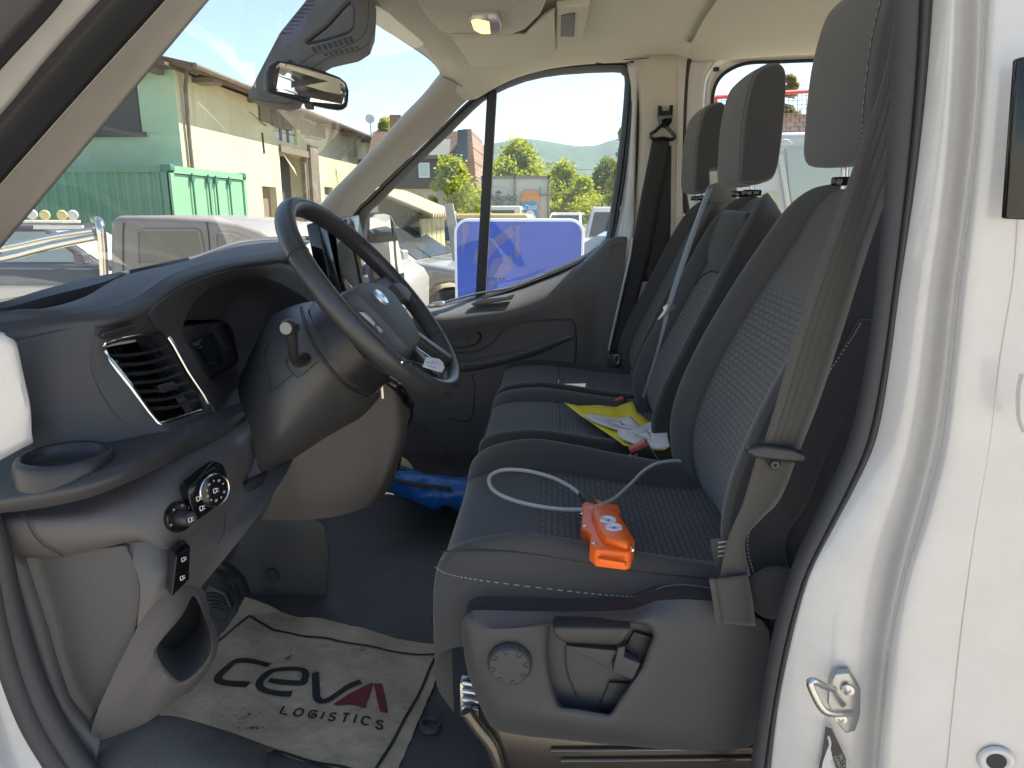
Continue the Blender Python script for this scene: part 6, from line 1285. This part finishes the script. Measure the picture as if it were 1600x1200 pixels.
def wframe(pts, nm):
    w_ = pslab(nm, pts, PY-.006, .01, mat('tinted_pane', (.10, .11, .10), .06, spec=.8, var=.2, vscale=3), pu)
    m = MB(); m.tube([p+V(0, -.006, 0) for p in PP(pts, PY)], .012, 0, 6, 1, True); m.build('window_seal', gp, w_)
wframe([(216, 363), (222, 359), (308, 359), (313, 363), (318, 392), (320, 412), (218, 412)], 'side_window')
wframe([(338, 368), (342, 363), (365, 365), (385, 372), (400, 382), (405, 412), (340, 412)], 'side_window')
m = MB(); m.tube(PP([(193, 348), (192, 380), (193, 450)], PY-.004), .006, 0, 6, 3); m.tube(PP([(323, 346), (327, 380), (330, 450)], PY-.004), .006, 0, 6, 3); m.build('door_gap', M['dash'], pu)
pslab('high_brake_light', [(174, 366), (178, 360), (181, 370), (177, 382)], PY+.1, .4, mat('rear_lamp', (.45, .42, .38), .3), pu, .01)
m = MB(); m.tube([P(-420, 470, PY-.05), P(-120, 422, PY-.05), P(0, 404, PY-.05), P(80, 384, PY-.02), P(150, 370, PY)], .034, 0, 14, 3)
m.tube([P(-420, 450, PY+.5), P(-120, 404, PY+.5), P(0, 388, PY+.5), P(80, 371, PY+.4), P(148, 360, PY+.3)], .034, 0, 14, 3)
m.tube([P(147, 343, PY+1.3), P(150, 343, PY+.3), P(156, 350, PY+.02), P(160, 380, PY), P(163, 440, PY)], .036, 0, 14, 5)
m.build('sports_bar', mat('polished_steel', (.70, .67, .60), .16, metal=1), pu)
for xw in (P(-180, 600, PY).x, P(560, 600, PY).x):
    for yw in (PY-.03, PY+1.5):
        m = MB().lathe(V(xw, yw, .38), (0, -1, 0), [(0, .04), (.24, .05), (.36, .08), (.38, 0), (.36, -.1)], 0, 24); m.build('wheel', TY, pu)
# dark car with roof spotlights behind it
DY = 7.4; dcx = P(95, 380, DY).x
dcar = car('dark_car', 'dark car carrying a bar of round spotlights, glimpsed through the sports bar', 'car', dcx-.8, DY+1.2, R(6), (.10, .085, .085), 4.4, 1.75, 1.50, 'car', gl=mat('pale_screen', (.34, .40, .37), .1))
def wl(p): return dcar.matrix_world.inverted() @ p
bpy.context.view_layer.update()
spm = mat('lamp_yellow', (.75, .62, .25), .25, coat=1); spw = mat('lamp_white', (.75, .72, .66), .25, coat=1)
for i_, (a, b) in enumerate(((50, 335), (70, 336), (97, 336), (114, 336))):
    p = wl(P(a, b, DY+.2)); dr = V(.25, -1, 0)
    m = MB().lathe(p, dr, [(0, .02), (.05, .018), (.062, .01), (.066, 0), (.06, -.03), (.03, -.06), (0, -.07)], 0, 24); m.build('spotlight', spm if i_ in (1, 2) else spw, dcar)
m = MB(); m.prism([wl(P(52, 352, DY+.2)), wl(P(128, 352, DY+.2)), wl(P(128, 358, DY+.2)), wl(P(52, 358, DY+.2))], V(0, .05, 0)); m.tube([wl(P(30, 346, DY+.3)), wl(P(125, 346, DY+.3))], .02, 0, 6, 1)
for a in (50, 70, 97, 114): m.tube([wl(P(a, 346, DY+.25)), wl(P(a, 338, DY+.25))], .012, 0, 6, 1)
m.build('light_bar', spw, dcar)
# white van behind, seen under the head restraints, with mirror and antenna
WY = 4.6; wv = thing('white_minibus', 'white van with aerial and big windscreen seen through the rear side window', 'van')
wb = mat('van_white', (.42, .41, .38), .35, coat=.5)
pslab('body', [(1185, 214), (1200, 206), (1300, 203), (1500, 202), (1800, 202), (1800, 900), (1120, 900), (1130, 560), (1160, 430), (1205, 345), (1222, 330)] if False else [(1160, 214), (1180, 207), (1300, 204), (1500, 203), (1800, 203), (1800, 900), (1140, 900), (1140, 520), (1150, 300)], WY, 1.7, wb, wv, .06)
pslab('windscreen', [(1228, 232), (1236, 230), (1290, 229), (1370, 230), (1370, 330), (1240, 335), (1233, 290)], WY-.012, .01, mat('van_screen', (.26, .30, .28), .08, spec=.8), wv)
pslab('door_post', [(1216, 240), (1224, 238), (1238, 330), (1230, 332)], WY-.04, .03, wb, wv, .01)
pslab('wing_mirror', [(1219, 222), (1224, 217), (1232, 217), (1238, 222), (1241, 226), (1220, 229)], WY-.25, .12, wb, wv, .012)
pslab('side_window', [(1165, 300), (1214, 300), (1214, 345), (1165, 350)], WY-.012, .01, mat('van_side_glass', (.30, .36, .22), .15), wv)
m = MB(); a = P(1254, 215, WY+.3); b = P(1246, 195, WY+.3); m.tube([a, b], .006, 0, 6, 1); m.lathe(a, (0, 0, 1), [(.03, 0), (.012, .025), (0, .03)], 0, 12); m.build('aerial', M['dash'], wv)
# red framed mesh cage behind that van
rc = thing('red_mesh_fence', 'red steel frame with wire mesh behind the white van', 'fence')
RY = 8.5; rm = mat('red_steel', (.55, .05, .05), .5)
fr = [(1118, 152), (1118, 240)], [(1118, 152), (1300, 140), (1500, 128)], [(1270, 142), (1270, 240)], [(1118, 236), (1500, 232)], [(1390, 134), (1390, 240)]
m = MB()
for l in fr: m.tube(PP(l, RY), .028, 0, 6, 1)
for xx_ in (1118, 1270, 1390): p = P(xx_, 240, RY); m.tube([p, V(p.x, p.y, 0)], .028, 0, 6, 1)
m.build('fence_frame', rm, rc)
m = MB()
for k in range(50): a = 1120+k*7; m.tube(PP([(a, 152-(a-1118)*.064), (a, 236)], RY), .0045, 0, 4, 1)
for k in range(13): m.tube(PP([(1118, 158+k*6.2), (1480, 136+k*7.6)], RY), .0045, 0, 4, 1)
m.build('wire_mesh', mat('wire', (.25, .22, .22), .5), rc)
tg_ = thing('brick_shed', 'terracotta brick wall block seen through the mesh fence', 'wall'); 
pslab('brick_wall', [(1130, 190), (1150, 180), (1275, 178), (1275, 240), (1130, 240)], 13, 1.0, tile, tg_)
# utility pole
p = P(884, 255, 60); m = MB(); m.tube([V(p.x, p.y, 0), p], .14, 0, 8, 1); m.box((p.x, p.y, p.z-.6), (1.4, .12, .12)); m.tube([P(855, 256, 60)+V(-30, 10, 1), p+V(0, 0, -.5), P(940, 259, 62)+V(20, 5, 0)], .02, 0, 4, 6)
tag(m.build('utility_pole', mat('pole_wood', (.06, .05, .045), .9), None), 'dark wooden utility pole with wires, above the hedge trees', 'pole')
hh_ = thing('far_house', 'small dark roofed house showing above the hedge trees', 'house'); p = P(895, 282, 55)
m = MB(); m.box((p.x, 55, p.z/2-.6), (4.5, 4, p.z-1.0)); m.build('wall', mat('far_wall', (.4, .35, .3), .9), hh_, smooth=False)
m = MB(); m.prism([V(p.x-2.7, 53, p.z-1.3), V(p.x+2.7, 53, p.z-1.3), V(p.x, 53, p.z+.5)], V(0, 5, 0)); m.build('roof', mat('far_roof', (.12, .07, .06), .9), hh_, smooth=False)
# ---- trees
def leafmat(name, c1, c2):
    m = mat(name, c1, .7, var=.1, vscale=1.5, vcol=c2); n = m.node_tree; b = n.nodes['Principled BSDF']
    tr = n.nodes.new('ShaderNodeBsdfTranslucent'); tr.inputs[0].default_value = (c1[0]*1.3, c1[1]*1.25, c1[2]*.6, 1); mx = n.nodes.new('ShaderNodeMixShader'); mx.inputs[0].default_value = .4
    n.links.new(b.outputs[0], mx.inputs[1]); n.links.new(tr.outputs[0], mx.inputs[2]); n.links.new(mx.outputs[0], n.nodes['Material Output'].inputs[0]); return m
LM1 = leafmat('leaf_bright', (.36, .40, .05), (.16, .21, .03)); LM2 = leafmat('leaf_mid', (.24, .30, .045), (.08, .125, .025)); LM3 = leafmat('leaf_conifer', (.26, .20, .09), (.11, .12, .045))
BK = mat('bark', (.10, .08, .06), .9, bump=1, bscale=20)
def tree(name, lab, x, y, h, w_, lm, seed=1, n=5200, ls=.16, base=.15, group=None, cone=False):
    o = thing(name, lab, 'tree', (x, y, 0), group); rd = random.Random(seed); m = MB()
    m.tube([V(0, 0, 0), V(.1*w_*rd.uniform(-1, 1), 0, h*.35), V(0, .05, h*.75)], lambda t: (.035*h*(1-t)+.02)*.6, 0, 8, 4)
    for k in range(8):
        a = rd.uniform(0, 6.28); z0 = h*rd.uniform(.15, .5); m.tube([V(0, 0, z0), V(math.cos(a)*w_*.2, math.sin(a)*w_*.2, z0+h*.15), V(math.cos(a)*w_*.38, math.sin(a)*w_*.38, z0+h*.28)], lambda t: .02*h*(1-t)*.35+.01, 0, 6, 3)
    m.build('trunk', BK, o)
    cl_ = []
    for k in range(64):
        t = rd.uniform(base, 1); 
        if cone: r_ = w_*.42*(1.08-t)*rd.uniform(.0, 1)+.02; s_ = w_*.20*(1.15-t)+.04
        else: r_ = w_*.5*math.sin(min(1, (t-base)/(1-base)*1.02+.12)*math.pi)**.6*rd.uniform(.2, .92); s_ = w_*rd.uniform(.045, .15)
        a = rd.uniform(0, 6.28); cl_.append((V(math.cos(a)*r_, math.sin(a)*r_, h*t-s_*.3), s_))
    c = MB(); vs = c.v; fs = c.f
    for k in range(n):
        cc, s_ = cl_[rd.randrange(len(cl_))]
        d = V(rd.gauss(0, 1), rd.gauss(0, 1), rd.gauss(0, .8)).normalized()*s_*(rd.random()**.35)*rd.choice((1, 1, 1, 1.25)); p = cc+d
        u = V(rd.gauss(0, 1), rd.gauss(0, 1), rd.gauss(0, .6)).normalized(); v = u.cross(V(rd.gauss(0, 1), rd.gauss(0, 1), rd.gauss(0, 1))).normalized(); q_ = ls*rd.uniform(.5, 1.2)
        b_ = len(vs); vs += [p-u*q_, p+v*q_*.5, p+u*q_, p-v*q_*.5]; fs.append((b_, b_+1, b_+2, b_+3)); c.m.append(0); c.uv.append(None)
    c.build('crown', lm, o, smooth=False); return o
def tpx(px, py, y, w_px, **kw):
    p = P(px, py, y); return tree(x=p.x, y=y, h=p.z, w_=w_px/1140*(y+1.7), **kw)
tpx(706, 252, 19, 150, name='young_tree', lab='bright yellow green bushy tree in front of the shingled house', lm=LM1, seed=3, n=19200, ls=0.072, base=.1)
tpx(810, 229, 42, 190, name='broad_tree', lab='broad yellow green tree rising above the box truck', lm=LM1, seed=4, n=24000, ls=0.158)
gt = 'hedge trees behind the parked vehicles'
tpx(745, 262, 44, 70, name='hedge_tree', lab='mid green tree behind the house roof edge, left of the broad tree', lm=LM2, seed=5, n=8000, ls=0.216, group=gt)
tpx(880, 260, 38, 150, name='hedge_tree', lab='rounded hedge tree just right of the box truck', lm=LM1, seed=6, n=16000, ls=0.122, group=gt, base=.02)
tpx(912, 282, 36, 150, name='hedge_tree', lab='lowest hedge tree, in the dip under the utility pole', lm=LM1, seed=7, n=16000, ls=0.122, group=gt, base=.02)
tpx(950, 252, 38, 160, name='hedge_tree', lab='tall hedge tree behind the white van', lm=LM2, seed=8, n=17600, ls=0.122, group=gt, base=.02)
tpx(978, 200, 26, 70, name='loose_tree', lab='loose dark branched tree at the right edge of the passenger window', lm=LM2, seed=9, n=6720, ls=0.130, base=.25)
tpx(600, 185, 34, 60, name='roof_side_tree', lab='green tree top beside the barn roof and dish', lm=LM1, seed=10, n=8000, ls=0.158)
tpx(1203, 104, 16, 60, name='conifer', lab='taller thin conifer behind the mesh fence', lm=LM3, seed=11, n=8000, ls=0.065, cone=True, base=.1, group='conifers behind the mesh fence')
tpx(1239, 116, 15, 75, name='conifer', lab='bushier brown tinged conifer behind the mesh fence', lm=LM3, seed=12, n=9600, ls=0.065, cone=True, base=.1, group='conifers behind the mesh fence')
# house wall opposite, unseen in the photo, keeps reflections honest

# ---- air between here and the hills
m = MB(); m.box((0, 1600, 220), (9600, 7400, 456)); hz_o = m.build('haze', M['dash'], None, smooth=False); hz_o['kind'] = 'stuff'
hv = bpy.data.materials.new('haze_air'); hv.use_nodes = True; n = hv.node_tree; n.nodes.clear(); ou = n.nodes.new('ShaderNodeOutputMaterial'); pv = n.nodes.new('ShaderNodeVolumePrincipled')
pv.inputs['Color'].default_value = (.80, .90, 1, 1); pv.inputs['Density'].default_value = .0001; pv.inputs['Anisotropy'].default_value = .2
n.links.new(pv.outputs[0], ou.inputs['Volume']); hz_o.data.materials.clear(); hz_o.data.materials.append(hv)

def split_islands(names):
    for o in [o for o in SC.objects if o.type == 'MESH' and o.name.split('.')[0] in names]:
        bm = bmesh.new(); bm.from_mesh(o.data); bm.verts.ensure_lookup_table(); seen = set(); groups = []
        for v in bm.verts:
            if v.index in seen: continue
            st_k = [v]; seen.add(v.index); g = []
            while st_k:
                a = st_k.pop(); g.append(a.index)
                for e in a.link_edges:
                    b = e.other_vert(a)
                    if b.index not in seen: seen.add(b.index); st_k.append(b)
            groups.append(set(g))
        bm.free()
        if len(groups) < 2: continue
        for g in groups:
            b2 = bmesh.new(); b2.from_mesh(o.data); b2.verts.ensure_lookup_table()
            bmesh.ops.delete(b2, geom=[v for v in b2.verts if v.index not in g], context='VERTS')
            me = o.data.copy(); b2.to_mesh(me); b2.free(); c = o.copy(); c.data = me; COL.objects.link(c)
        bpy.data.objects.remove(o)
split_islands({'rim_seam', 'shield_seam', 'lever_slot', 'push_button', 'spoke', 'shroud_seam', 'panel_gap', 'wheel_buttons', 'spoke_trim', 'trim_line'})
